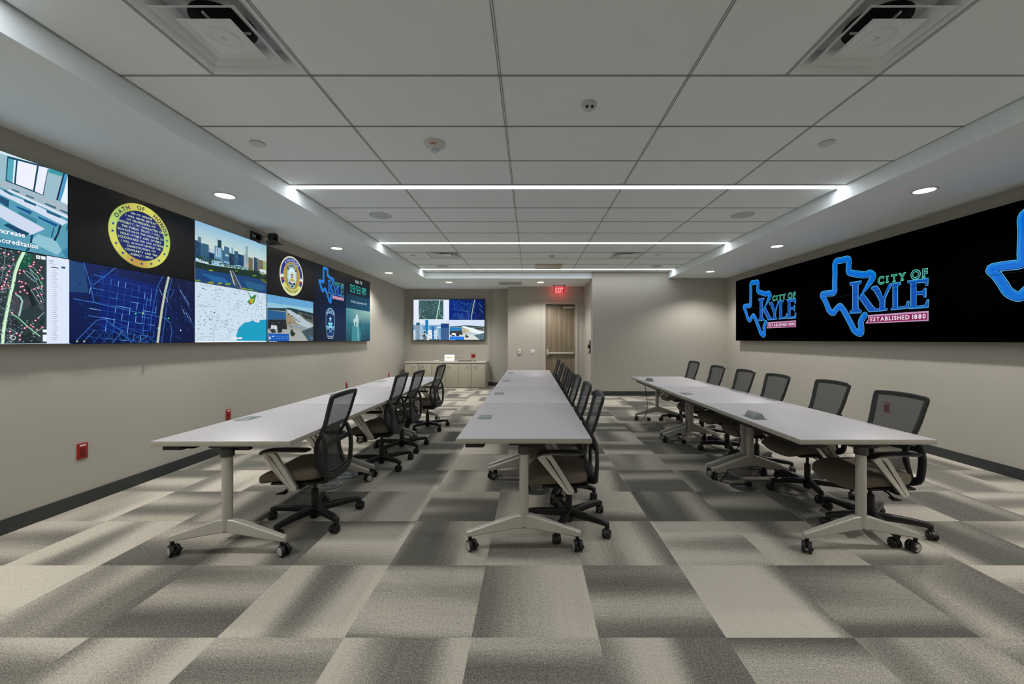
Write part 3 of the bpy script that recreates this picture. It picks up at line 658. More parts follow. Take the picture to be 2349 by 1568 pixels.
def screen_mat(name, strength, base=(2, 2, 2), rough=0.34, spec=0.18):
    m = bpy.data.materials.new(name); m.use_nodes = True
    nt = m.node_tree; b = nt.nodes['Principled BSDF']
    b.inputs['Base Color'].default_value = (*lin(base), 1); b.inputs['Roughness'].default_value = rough; b.inputs['Specular IOR Level'].default_value = spec
    a = nt.nodes.new('ShaderNodeAttribute'); a.attribute_name = 'Col'
    nt.links.new(a.outputs['Color'], b.inputs['Emission Color'])
    b.inputs['Emission Strength'].default_value = strength
    return m
M_SCREEN = screen_mat('lit_screen', SCREEN_STRENGTH)
M_LED = screen_mat('lit_led_wall', 0.92, rough=0.9)
M_PANEL = mat('black_screen_glass', (4, 4, 4), 0.34, spec=0.18, noise=0.02)
M_LEDPANEL = mat('matt_black_led_tile', (1, 1, 1), 0.95, spec=0.0, noise=0.02)

# ---------------------------------------------------------------- logo used on both sides
def draw_logo(cv, ox, oy, k=1.0, seams=()):
    f = lambda p: (ox + p[0] * k, oy + p[1] * k)
    band = cr([(*p, 0) for p in LOGO['band']], 6)
    band = [f((p.x, p.y)) for p in band]
    n = len(band)
    ws = [0.098 * k * min(1.0, 0.22 + i / 16) for i in range(n)]
    cv.stroke(band, [w * 1.0 for w in ws], (96, 190, 228), caps=True)
    cv.stroke(band, [w * 0.88 for w in ws], (2, 60, 150), caps=True)
    cv.stroke([(p[0] - 0.003 * k, p[1] + 0.004 * k) for p in band], [w * 0.74 for w in ws], (14, 130, 222), caps=True)
    cv.stroke([(p[0] + 0.004 * k, p[1] - 0.005 * k) for p in band], [w * 0.48 for w in ws], (0, 108, 214), caps=True)
    for key in ('K1', 'K2', 'Y', 'L', 'E'):
        P = [f(p) for p in LOGO[key]]
        cv.stroke(P, 0.011 * k, (96, 190, 228), closed=True)
    for key in ('K2', 'K1', 'Y', 'L', 'E'):
        P = [f(p) for p in LOGO[key]]
        cv.poly(P, (2, 80, 178))
        cx = sum(p[0] for p in P) / len(P); cy = sum(p[1] for p in P) / len(P)
        cv.stroke([(p[0] + (cx - p[0]) * .05, p[1] + (cy - p[1]) * .04) for p in P], 0.006 * k, (60, 150, 225), closed=True)
    P = [f(p) for p in LOGO['R']]
    cv.poly(P, (196, 150, 190))
    q = [(0.972, 0.345), (1.768, 0.345), (1.768, 0.262), (0.935, 0.264), (0.965, 0.31)]
    cv.poly([f(p) for p in q], (138, 28, 84))
    tr, w = text_tris('ESTABLISHED 1880', 0.052 * k, 0, 0, bold=0.03, gap=0.16)
    s = 0.766 * k / w
    cv.tris([[(ox + 0.984 * k + p[0] * s, oy + 0.281 * k + p[1]) for p in t] for t in tr], (236, 228, 244))
    for ch, x, hh in (('C', 1.149, .098), ('I', 1.244, .086), ('T', 1.343, .092), ('Y', 1.454, .092), ('O', 1.628, .108), ('F', 1.744, .098)):
        for bold, col in ((0.055, (110, 214, 190)), (0.012, (12, 130, 96))):
            tr, w = text_tris(ch, hh * k, 0, 0, bold=bold)
            c = (14, 84, 92) if ch in 'OF' and bold < .05 else col
            cv.tris([[(ox + x * k - w / 2 + p[0], oy + (0.821 - hh / 2) * k + p[1]) for p in t] for t in tr], c)
        sb = []
        if ch in 'ITYF': sb.append((x if ch != 'F' else x - 0.016, 0.821 - hh / 2))
        if ch == 'I': sb.append((x, 0.821 + hh / 2 - 0.008))
        for (sx_, sy_) in sb:
            cv.rect(ox + (sx_ - 0.025) * k, oy + (sy_ - 0.004) * k, ox + (sx_ + 0.025) * k, oy + (sy_ + 0.012) * k, (60, 180, 150))

# ---------------------------------------------------------------- right wall: LED wall with three logos
PITCH = 1.166
RY_END, RX, RZ0, RZ1 = 9.05, 4.70, 1.35, 2.712
vw = thing('led_video_wall', 'huge black LED video wall on the right wall with three blue CITY OF KYLE logos', 'video wall', (RX, RY_END, RZ0))
for c in range(7):
    y1 = -c * PITCH; y0 = y1 - PITCH
    for r in range(2):
        z0 = r * 0.681
        pn = link('display_panel', box(bmesh.new(), 0, 0.07, y0 + 0.0006, y1 - 0.0006, z0 + 0.0006, z0 + 0.681 - 0.0006), M_LEDPANEL, vw, smooth=False)
link('mounting_frame', box(bmesh.new(), 0.07, XR - RX, -7 * PITCH + 0.06, -0.06, 0.06, 1.30), M_BLACK, vw, smooth=False)
for y_left, nm in ((8.78, 'farthest logo, smallest in view'), (6.449, 'middle logo, whole in view'), (4.112, 'nearest logo, cut by the right frame edge')):
    cv = Canvas(); draw_logo(cv, 0, 0)
    # seams between the LED tiles crossing the logo
    off = RY_END - y_left
    cv.rect(-0.02, 0.679, 1.82, 0.6835, (0, 5, 12))
    for k in range(1, 7):
        u = k * PITCH - off
        if 0.1 < u < 1.75: cv.rect(u - 0.0015, 0.03, u + 0.0015, 1.3, (0, 5, 12))
    # cut the seam bars to the logo by drawing them only where artwork is: they are near-black elsewhere
    ob = cv.build('city_logo', vw, (0, -off, 0), (0, -1, 0), (0, 0, 1), M_LED, base=0.0008, step=0.00012)
    ob['label'] = nm

# ---------------------------------------------------------------- left wall: video wall of twin rows
PW = 1.158; LY0 = 1.92; LZ0, LZM, LZ1 = 1.343, 2.004, 2.664
LX = -3.66
LS = 3.66 / 3.60           # the artwork outlines were measured for a plane at 3.60 m
fz = lambda z: EYE + (z - EYE) * LS
lw = thing('video_wall', 'wall-to-wall bank of tiled displays with maps, seals, city pictures and a clock on the left wall', 'video wall', (LX, 0, 0))
def screen(col, row, cv_fn, label, span=1):
    y0 = LY0 + col * PW; y1 = y0 + PW * span
    z0, z1 = (LZM, LZ1) if row else (LZ0, LZM)
    pn = link('display_panel', box(bmesh.new(), -0.045, 0, y0 * LS + 0.0008, y1 * LS - 0.0008, fz(z0) + 0.0008, fz(z1) - 0.0008), M_PANEL, lw, smooth=False)
    g = 0.004
    cv = Canvas(clip=(y0 + g, y1 - g, z0 + g, z1 - g))
    cv_fn(cv, y0, y1, z0, z1)
    ob = cv.build('screen_picture', pn, (0, 0, EYE * (1 - LS)), (0, LS, 0), (0, 0, LS), M_SCREEN)
    ob['label'] = label
    return pn
def grad(cv, x0, x1, z0, z1, cols):   # cols: bottom-left, bottom-right, top-right, top-left
    cv.poly([(x0, z0), (x1, z0), (x1, z1), (x0, z1)], None, cols)

def p_classroom(cv, y0, y1, z0, z1):
    grad(cv, y0, y1, z0, z1, [(82, 152, 176), (82, 152, 176), (150, 185, 198), (150, 185, 198)])
    for c, pl in ART_CLASSROOM:
        cv.poly(pl, c)
        e = [p[1] for p in pl if p[0] < 2.673]
        if len(e) > 1 and max(e) - min(e) < 0.5: cv.rect(y0, min(e), 2.6725, max(e), c, same=True)   # the picture runs on beyond the frame
    for s, v, u1, ww in (('Increase', 2.103, 2.813, .146), ('Accreditation', 2.040, 2.8885, .230)):
        tr, w = text_tris(s, 0.034, 0, 0, bold=0.022, gap=0.05, sx=.90)
        tr = [[(p[0] * ww / w, p[1]) for p in t] for t in tr]; w = ww
        cv.tris([[(u1 - w + p[0] + 0.002, v - 0.002 + p[1]) for p in t] for t in tr], (30, 80, 110))
        cv.tris([[(u1 - w + p[0], v + p[1]) for p in t] for t in tr], (240, 246, 252))
def p_aerial(cv, y0, y1, z0, z1):
    cv.rect(y0, z0, y1, z1, (40, 56, 60))
    for c, pl in ART_AERIAL: cv.poly(pl, c)
    rr = random.Random(3)
    cv.up()
    for i in range(2200):
        u = rr.uniform(2.4, 2.93); v = rr.uniform(z0, z1)
        dense = u < 2.76 or (v > 1.72 and u > 2.80 and rr.random() < .25) or (v < 1.52 and u < 2.88 and rr.random() < .5)
        if not dense: continue
        s = rr.uniform(0.002, 0.007); k = rr.randint(45, 150)
        a = 0.5; ca, sa = math.cos(a) * s, math.sin(a) * s
        cv.poly([(u - ca, v - sa), (u + sa, v - ca), (u + ca, v + sa), (u - sa, v + ca)], (k, k + 14, k + 22))
        cv.h -= 1
    cv.up()
    for c, w, pl in ART_ROADS: cv.stroke(pl, w * (0.6 if w > .02 else .8), c)
    cv.stroke(ART_ROADS[0][2], 0.007, (215, 232, 205))
    for i, (u, v) in enumerate(ART_PINS):
        cv.disc(u, v, 0.0078, (168, 20, 60), 10); cv.disc(u, v + .001, 0.0046, (240, 230, 240), 8)
    cv.ring(2.741, 1.391, 0.011, 0.015, (210, 220, 225), 20)
    cv.rect(2.931, z0, y1, z1, (216, 227, 246))
    for i in range(34):
        v = 1.895 - i * 0.0157
        cv.rect(2.958, v, 2.963, v + .003, (120, 130, 150)); w = 0.018 + 0.014 * ((i * 37) % 10) / 10
        cv.rect(2.968, v, 2.968 + w, v + .003, (128, 138, 158))
    cv.rect(2.941, 1.963, 2.968, 1.968, (60, 70, 90)); cv.rect(2.941, 1.944, 2.985, 1.947, (150, 160, 180)); cv.rect(2.952, 1.917, 3.00, 1.923, (50, 60, 80))
    cv.rect(3.018, 1.923, 3.043, 1.937, (10, 66, 112))
    for a in ((2.863, 1.966, 2.888, 1.99), (2.893, 1.966, 2.918, 1.99), (2.902, 1.432, 2.927, 1.452), (2.902, 1.365, 2.927, 1.414)): cv.rect(*a, (232, 238, 244))
    cv.ring(2.8755, 1.978, 0.004, 0.0065, (20, 40, 60), 12)
    cv.rect(y0, z0, y1, z0 + 0.008, (188, 206, 224))
def gold(a):
    s = math.sin(3 * a + 0.6) * 0.5 + 0.5; q = math.sin(2 * a - 1.2) * 0.5 + 0.5
    A, B, D_ = (206, 206, 96), (182, 148, 70), (158, 206, 112)
    return tuple(A[i] * (1 - s) + (B[i] * q + D_[i] * (1 - q)) * s for i in range(3))
def p_oath(cv, y0, y1, z0, z1):
    grad(cv, y0, y1, z0, z1, [(3, 5, 10), (2, 4, 9), (8, 12, 18), (12, 13, 15)])
    cx, cz = 3.659, 2.334
    cv.ring(cx, cz, 0, 0.292, (120, 120, 40)); cv.ring(cx, cz, 0.2, 0.288, gold)
    cv.ring(cx, cz, 0.222, 0.226, (90, 80, 20))
    cv.ring(cx, cz, 0, 0.222, (6, 30, 100)); cv.ring(cx, cz, 0, 0.13, lambda a: (4, 28, 120))
    for s, a in (('OATH', 2.36), ('OF', 1.60), ('HONOR', 0.66)):
        cv.tris(arc_text(s, 0.036, cx, cz, 0.238, a, bold=0.02, gap=0.14), (14, 30, 70))
    for i in range(9):
        a = PI + 0.12 + i * (PI - 0.24) / 8
        if i == 0: a -= 0.05
        cv.star(cx + 0.255 * math.cos(a), cz + 0.255 * math.sin(a), 0.017, (20, 50, 130))
    for a in (PI - 0.18, 0.08): cv.star(cx + 0.255 * math.cos(a), cz + 0.255 * math.sin(a), 0.017, (30, 60, 150))
    lines = ['ON MY HONOR', 'I WILL NEVER BETRAY', 'MY PROFESSION, MY', 'INTEGRITY, MY CHARACTER OR', 'THE PUBLIC TRUST. I WILL', 'ALWAYS HAVE THE COURAGE TO', 'HOLD MYSELF AND OTHERS', 'ACCOUNTABLE FOR OUR ACTIONS', 'I WILL ALWAYS UPHOLD THE', 'CONSTITUTION, MY', 'COMMUNITY AND THE', 'AGENCY I SERVE']
    wid = [.20, .29, .27, .42, .36, .43, .38, .43, .37, .27, .30, .21]
    for i, s in enumerate(lines):
        v = cz + 0.176 - i * 0.0335
        tr, w = text_tris(s, 0.0185, 0, 0, bold=0.012, gap=0.10, space=.45)
        k = wid[i] / w
        cv.tris([[(cx - wid[i] / 2 + p[0] * k, v + p[1]) for p in t] for t in tr], (208, 226, 184))
def streets(cv, y0, y1, z0, z1, k=1.0, ox=0.0, oz=0.0, seed=5):
    rr = random.Random(seed)
    F = lambda p: (ox + (p[0] - 3.08) * k, oz + (p[1] - 1.343) * k)
    th = math.radians(-6)
    ca, sa = math.cos(th), math.sin(th)
    def G(a, b): return F((3.62 + a * ca - b * sa, 1.66 + a * sa + b * ca))
    cv.up()
    for i in range(120):                         # small faint building blocks
        u, v = rr.uniform(3.12, 4.2), rr.uniform(1.36, 1.99)
        s = rr.uniform(.006, .02)
        cv.poly([F(p) for p in ((u, v), (u + s, v), (u + s, v + s), (u, v + s))], (14, 46, 122)); cv.h -= 1
    cv.up()
    cols = [-.40, -.31, -.25, -.19, -.13, -.07, -.01, .05, .11, .17]
    rows = [-.30, -.24, -.19, -.13, -.07, -.01, .05, .10, .16, .21]
    for a in cols:
        for b0, b1 in zip(rows[:-1], rows[1:]):
            if a < -.3 and b0 < .0: continue
            q = rr.random()
            c = (26, 76, 160) if q < .62 else ((120, 180, 232) if q < .8 else (60, 120, 200))
            cv.stroke([G(a, b0), G(a, b1)], (.0032 if q < .62 else .0045) * k, c)
    for b in rows:
        for a0, a1 in zip(cols[:-1], cols[1:]):
            q = rr.random()
            c = (26, 76, 160) if q < .66 else ((120, 180, 232) if q < .82 else (60, 120, 200))
            cv.stroke([G(a0, b), G(a1, b)], (.0032 if q < .66 else .0045) * k, c)
    for pl in ART_HIWAY2: cv.stroke([F(p) for p in pl], .006 * k, (52, 104, 182))
    for i, (a, b) in enumerate(((3.80, 1.90), (3.86, 1.84), (4.02, 1.93), (4.06, 1.88), (4.10, 1.83), (4.05, 1.73), (4.09, 1.70), (4.13, 1.66))):
        cv.stroke([F((a, b)), F((a + .08, b - .16))], .0035 * k, (46, 96, 172)); cv.stroke([F((a + .02, b - .04)), F((a + .045, b - .09))], .0045 * k, (150, 190, 232))
    for i in range(9):                           # turned block of streets at the bottom
        a = 3.16 + i * .075
        c = (40, 92, 176) if i % 3 else (86, 146, 214)
        cv.stroke([F((a, 1.35)), F((a + .09, 1.46 if i < 5 else 1.42))], .0032 * k, c)
        cv.stroke([F((a + .10, 1.35)), F((a + .02, 1.45 if i < 6 else 1.40))], .0032 * k, (30, 76, 158))
    for i in range(3): cv.stroke([F((3.30 + i * .05, 1.49 + i * .022)), F((3.62 + i * .06, 1.35 + i * .02))], .003 * k, (44, 100, 184))
    cv.stroke([F(p) for p in ART_HIWAY], .026 * k, (150, 160, 150)); cv.stroke([F(p) for p in ART_HIWAY], .012 * k, (196, 200, 176))
    for p, c in ART_DOTS: cv.disc(*F(p), .008 * k, c, 10)
def p_streets(cv, y0, y1, z0, z1):
    grad(cv, y0, y1, z0, z1, [(4, 20, 66), (4, 18, 62), (5, 16, 52), (8, 30, 88)])
    cv.poly([(3.085, 2.0), (3.19, 1.985), (3.22, 1.76), (3.085, 1.75)], (28, 66, 112))
    cv.poly([(3.3, 1.95), (3.8, 1.9), (3.8, 1.45), (3.3, 1.45)], None, [(6, 34, 110), (4, 24, 100), (3, 20, 92), (5, 26, 100)])
    streets(cv, y0, y1, z0, z1, 1.0, 3.08, 1.343)
    cv.rect(3.09, 1.352, 3.20, 1.376, (6, 16, 40)); cv.disc(3.12, 1.364, .007, (180, 190, 210)); cv.disc(3.17, 1.364, .007, (180, 190, 210))
def p_sky(cv, y0, y1, z0, z1):
    grad(cv, y0, y1, z0, z1, [(205, 216, 200), (214, 218, 190), (150, 192, 212), (138, 182, 212)])
    grad(cv, y0, y1, 2.40, z1, [(200, 214, 204), (196, 212, 202), (140, 188, 212), (132, 180, 214)])
    for c, pl in ART_SKYLINE[3:]: cv.poly(pl, c)
    cv.up()
    rr = random.Random(9)
    for i in range(160):
        u = rr.uniform(4.25, 5.38); v = 2.27 - (u - 4.24) * .015 + rr.uniform(-.03, .03)
        cv.disc(u, v, rr.uniform(.006, .014), (rr.randint(10, 60), rr.randint(50, 80), rr.randint(30, 50)), 7, .7); cv.h -= 1
    for i in range(110):
        u = rr.uniform(4.26, 5.36); v = rr.uniform(2.34, 2.44)
        s = rr.uniform(.003, .009); k = rr.randint(60, 190)
        cv.rect(u, v, u + s, v + s * 1.6, (int(k * .75), k, min(255, k + 26))); cv.h -= 1
    cv.up()
    cv.stroke([(5.27, 2.615), (5.34, 2.615), (5.335, 2.585), (5.275, 2.585)], .003, (120, 160, 176), closed=True)
    cv.stroke([(5.29, 2.58), (5.325, 2.58), (5.32, 2.545), (5.29, 2.55)], .003, (120, 160, 176), closed=True)
def p_weather(cv, y0, y1, z0, z1):
    cv.rect(y0, z0, y1, z1, (198, 217, 233))
    for c, pl in ART_WEATHER[1:]: cv.poly(pl, c)
    for pl in ART_BORDERS: cv.stroke(pl, .0035, (120, 138, 160))
    rr = random.Random(12); cv.up()
    for i in range(210):
        u, v = rr.uniform(4.26, 5.37), rr.uniform(1.37, 1.99)
        if (u > 4.95 and v < 1.52 + (u - 4.95) * .28): continue
        w = rr.uniform(.012, .05); cv.rect(u, v, u + w, v + .0035, (96, 112, 136)); cv.h -= 1
    for i in range(46):
        u, v = rr.uniform(4.28, 5.36), rr.uniform(1.45, 1.99)
        if (u > 4.95 and v < 1.56 + (u - 4.95) * .28): continue
        cv.disc(u, v, .0065, (14, 20, 34), 9); cv.h -= 1
    cv.up()
def p_seal(cv, y0, y1, z0, z1):
    grad(cv, y0, y1, z0, z1, [(6, 8, 14), (4, 6, 12), (10, 12, 18), (16, 16, 18)])
    cx, cz = 5.965, 2.333
    cv.ring(cx, cz, 0, 0.298, (150, 150, 70)); cv.ring(cx, cz, 0, 0.290, (210, 220, 214)); cv.ring(cx, cz, 0, 0.272, (30, 40, 130))
    cv.up()
    for i in range(16):                          # lower band gold
        a = PI + 0.55 + i * (PI - 1.1) / 16; b = PI + 0.55 + (i + 1) * (PI - 1.1) / 16
        P = lambda r, t: (cx + r * math.cos(t), cz + r * math.sin(t))
        cv.poly([P(.205, a), P(.272, a), P(.272, b), P(.205, b)], (200, 206, 110), same=True)
    for a0, c in ((PI + .12, (220, 225, 225)), (PI + .30, (130, 30, 60)), (-.12, (220, 225, 225)), (-.30, (130, 30, 60))):
        P = lambda r, t: (cx + r * math.cos(t), cz + r * math.sin(t))
        cv.poly([P(.205, a0 - .08), P(.272, a0 - .08), P(.272, a0 + .08), P(.205, a0 + .08)], c)
    cv.ring(cx, cz, 0, 0.208, (214, 214, 150)); cv.ring(cx, cz, 0, 0.203, lambda a: (176, 150, 62) if int(a * 14) % 2 else (160, 134, 48))
    cv.tris(arc_text('KYLE POLICE', 0.036, cx, cz, 0.220, PI / 2, bold=0.02, gap=.12), (210, 216, 232))
    cv.tris(arc_text('DEPARTMENT', 0.034, cx, cz, 0.255, -PI / 2, inward=True, bold=0.02, gap=.12), (40, 36, 20))
    cv.star(cx - .238, cz, .012, (230, 235, 245)); cv.star(cx + .238, cz, .012, (230, 235, 245))
    # badge
    b = [(-.11, .10), (-.09, .155), (-.05, .175), (0, .18), (.05, .175), (.09, .155), (.11, .10), (.115, -.03), (.085, -.12), (.04, -.175), (0, -.19), (-.04, -.175), (-.085, -.12), (-.115, -.03)]
    cv.poly([(cx + p[0] * 1.05, cz + p[1] * 1.03) for p in b], (40, 60, 70)); cv.poly([(cx + p[0], cz + p[1]) for p in b], (168, 208, 226))
    cv.poly([(cx + p[0] * .6, cz + p[1] * .6) for p in b], (206, 226, 238))
    cv.stroke([(cx + .105 * math.cos(t), cz + .055 + .10 * math.sin(t)) for t in [PI * .08 + i * PI * .84 / 14 for i in range(15)]], .036, (24, 30, 40))
    cv.tris(arc_text('POLICE OFFICER', 0.018, cx, cz + .048, 0.098, PI / 2, bold=0.02, gap=.10), (226, 216, 150))
    cv.star(cx, cz + .005, .075, (206, 176, 90)); cv.ring(cx, cz + .005, .016, .028, (20, 30, 60), 20); cv.disc(cx, cz + .005, .016, (180, 210, 226))
    cv.rect(cx - .075, cz - .075, cx + .075, cz - .055, (196, 166, 70)); cv.rect(cx - .03, cz - .08, cx + .03, cz - .045, (176, 146, 60)); cv.poly([(cx - .035, cz - .045), (cx + .035, cz - .045), (cx, cz - .025)], (206, 176, 90))
    cv.stroke([(cx - .075, cz - .10), (cx - .04, cz - .12), (cx + .04, cz - .12), (cx + .075, cz - .10)], .034, (20, 26, 40))
    tr, w = text_tris('KYLE', .016, cx, cz - .126, 'C', bold=.02); cv.tris(tr, (220, 226, 235))
    cv.poly([(cx - .04, cz - .145), (cx + .04, cz - .145), (cx + .015, cz - .172), (cx - .015, cz - .172)], (20, 26, 40))
def p_street(cv, y0, y1, z0, z1):
    for i, (c, pl) in enumerate(ART_STREET): cv.poly(pl, c)
    rr = random.Random(4); cv.up()
    for i in range(60):
        u = rr.uniform(5.9, 6.5); v = rr.uniform(1.55, 1.84)
        k = rr.randint(40, 130); s = rr.uniform(.006, .02)
        cv.rect(u, v, u + s, v + s * .5, (k, k + 8, k + 8)); cv.h -= 1
    cv.up()
    cv.stroke([(5.70, 1.86), (5.70, 1.97)], .004, (60, 90, 110)); cv.stroke([(6.02, 1.86), (6.02, 1.91)], .003, (60, 90, 110)); cv.stroke([(6.42, 1.80), (6.42, 1.88)], .003, (60, 90, 110))
    cv.disc(5.455, 1.40, .014, (226, 236, 244))
    for k in range(8): cv.stroke([(5.455 + .017 * math.cos(k * PI / 4), 1.40 + .017 * math.sin(k * PI / 4)), (5.455 + .026 * math.cos(k * PI / 4), 1.40 + .026 * math.sin(k * PI / 4))], .004, (226, 236, 244))
    for k in range(5):
        cv.rect(5.60 + k * .06, 1.42, 5.62 + k * .06, 1.424, (190, 214, 236)); cv.rect(5.60 + k * .06, 1.39, 5.615 + k * .06, 1.398, (190, 214, 236))
    cv.rect(5.50, 1.415, 5.545, 1.43, (200, 220, 240))
    draw_logo(cv, 6.42, 1.37, .06)
def p_city(cv, y0, y1, z0, z1):
    grad(cv, y0, y1, z0, z1, [(2, 14, 38), (2, 26, 60), (12, 12, 14), (10, 11, 14)])
    draw_logo(cv, 6.70, 1.99, .515)
def p_police(cv, y0, y1, z0, z1):
    xm = (y0 + y1) / 2
    cv.poly([(y0, z0), (xm, z0), (xm, z1), (y0, z1)], None, [(0, 10, 24), (1, 22, 52), (2, 30, 70), (2, 14, 38)])
    cv.poly([(xm, z0), (y1, z0), (y1, z1), (xm, z1)], None, [(1, 22, 52), (0, 24, 56), (2, 26, 60), (2, 30, 70)])
    cx, cz = 7.11, 1.655
    pts = [(-.155, .16)] + [(-.155 * math.cos(t), .16 + .125 * math.sin(t)) for t in [i * PI / 12 for i in range(1, 12)]] + [(.155, .16), (.155, -.04), (.135, -.14), (.10, -.235), (.075, -.262), (-.075, -.262), (-.10, -.235), (-.135, -.14), (-.155, -.04)]
    P = lambda k: [(cx + p[0] * k, cz + p[1] * k) for p in pts]
    cv.poly(P(1.0), (170, 214, 236)); cv.poly(P(.955), (6, 34, 84))
    cv.tris(arc_text('POLICE', .058, cx, cz + .03, .165, PI / 2, bold=.03, gap=.08, sx=.8), (170, 214, 236))
    cv.star(cx, cz + .09, .058, (150, 206, 232), inner=.36)
    lb = (120, 200, 226)
    cv.poly([(cx - .095, cz + .005), (cx - .07, cz + .028), (cx + .07, cz + .028), (cx + .095, cz + .005), (cx + .06, cz - .006), (cx + .05, cz - .03), (cx - .05, cz - .03), (cx - .06, cz - .006)], lb)
    cv.rect(cx - .14, cz - .05, cx + .14, cz - .035, lb)
    for a in (-.125, .065): cv.rect(cx + a, cz - .10, cx + a + .06, cz - .055, (110, 186, 220)); cv.rect(cx + a + .012, cz - .09, cx + a + .026, cz - .068, (8, 40, 90)); cv.rect(cx + a + .036, cz - .09, cx + a + .05, cz - .068, (8, 40, 90))
    cv.rect(cx - .055, cz - .10, cx + .055, cz - .05, (150, 214, 236)); cv.rect(cx - .035, cz - .10, cx + .035, cz - .066, (8, 60, 110))
    cv.stroke([(cx + .075 * math.cos(t), cz - .215 + .075 * math.sin(t)) for t in [i * PI / 10 for i in range(11)]], .022, (30, 96, 176))
    tr, w = text_tris('KYLE', .022, cx, cz - .135, 'C', bold=.03); cv.tris(tr, (200, 224, 240))
    tr, w = text_tris('EST. 1928', .022, cx, cz - .232, 'C', bold=.03); cv.tris(tr, (230, 238, 246))
SEG = {'0': 'abcdef', '5': 'afgcd', '9': 'abcfgd', 'A': 'abcefg', 'M': 'abcef'}
def seven(cv, ch, x, z, w, h, col):
    t = .011
    S = {'a': (x, z + h - t, x + w, z + h), 'd': (x, z, x + w, z + t), 'g': (x, z + h / 2 - t / 2, x + w, z + h / 2 + t / 2), 'b': (x + w - t, z + h / 2 + .003, x + w, z + h), 'c': (x + w - t, z, x + w, z + h / 2 - .003), 'f': (x, z + h / 2 + .003, x + t, z + h), 'e': (x, z, x + t, z + h / 2 - .003)}
    for s in SEG[ch]: cv.rect(*S[s], col)
    if ch == 'M': cv.rect(x + w / 2 - t / 2, z + h / 2, x + w / 2 + t / 2, z + h, col)
def p_clock(cv, y0, y1, z0, z1):
    grad(cv, y0, y1, z0, z1, [(4, 56, 84), (10, 76, 104), (5, 9, 12), (5, 6, 8)])
    grad(cv, y0, y1, 2.28, z1, [(3, 24, 36), (4, 30, 44), (4, 6, 8), (5, 6, 8)])
    tr, w = text_tris('Kyle, TX', .062, 8.29, 2.545, 'C', bold=.0); cv.tris(tr, (214, 230, 236))
    x = 7.90
    for ch in '09:59 AM':
        if ch == ':':
            cv.rect(x, 2.375, x + .012, 2.388, (40, 214, 204)); cv.rect(x, 2.425, x + .012, 2.438, (40, 214, 204)); x += .045
        elif ch == ' ': x += .055
        else: seven(cv, ch, x, 2.335, .075, .145, (46, 218, 208)); x += .11
    tr, w = text_tris('Friday, September 09', .045, 8.30, 2.125, 'C', bold=.0); cv.tris([[(8.30 + (p[0] - 8.30) * .74 / w, p[1]) for p in t] for t in tr], (190, 216, 228))
def p_dusk(cv, y0, y1, z0, z1):
    grad(cv, y0, y1, z0, z1, [(6, 66, 84), (10, 50, 66), (40, 120, 136), (50, 128, 140)])
    grad(cv, y0, y1, z0 + .35, z1, [(22, 104, 122), (16, 84, 104), (150, 188, 180), (70, 140, 150)])
    cv.poly([(7.95, z0), (7.98, 1.66), (8.28, 1.64), (8.38, 1.50), (8.36, z0)], (58, 128, 142))
    cv.poly([(8.03, 1.75), (8.05, 1.80), (8.11, 1.80), (8.16, 1.88), (8.20, 1.95), (8.23, 1.88), (8.28, 1.80), (8.28, 1.76), (8.25, 1.64), (8.08, 1.64)], (176, 208, 206))
    cv.rect(8.11, 1.64, 8.15, 1.74, (40, 96, 112)); cv.rect(8.18, 1.64, 8.21, 1.74, (90, 150, 160))
    cv.poly([(8.20, 1.64), (8.30, 1.64), (8.30, z0), (8.22, z0)], (96, 160, 170))
    cv.poly([(8.45, 1.72), (8.56, 1.66), (8.62, 1.58), (8.50, 1.62)], (48, 112, 128)); cv.stroke([(8.35, 1.8), (8.62, 1.36)], .02, (36, 92, 110)); cv.stroke([(8.30, 1.7), (8.45, 1.36)], .012, (60, 124, 138))

screen(0, 1, p_classroom, 'screen showing a bright classroom picture with bold white words')
screen(0, 0, p_aerial, 'screen showing an aerial map with red pins beside a white list')
screen(1, 1, p_oath, 'black screen with a round gold OATH OF HONOR seal')
screen(1, 0, p_streets, 'screen showing a dark blue street map')
screen(2, 1, p_sky, 'screen showing a city skyline above a river and a bridge')
screen(2, 0, p_weather, 'screen showing a white weather map with a blue gulf')
screen(3, 1, p_seal, 'black screen with an oval blue and gold police seal')
screen(3, 0, p_street, 'screen showing a street camera picture')
screen(4, 1, p_city, 'black screen with a small CITY OF KYLE logo')
screen(4, 0, p_police, 'navy screen with a POLICE patch')
screen(5, 1, p_clock, 'dark screen with a cyan clock reading 09:59 AM')
screen(5, 0, p_dusk, 'teal screen showing a pale spire at dusk')
link('mounting_frame', box(bmesh.new(), XL - LX, -0.045, LY0 + 0.05, (LY0 + 6 * PW) * LS - 0.12, LZ0 + 0.05, LZ1 - 0.04), M_BLACK, lw, smooth=False)

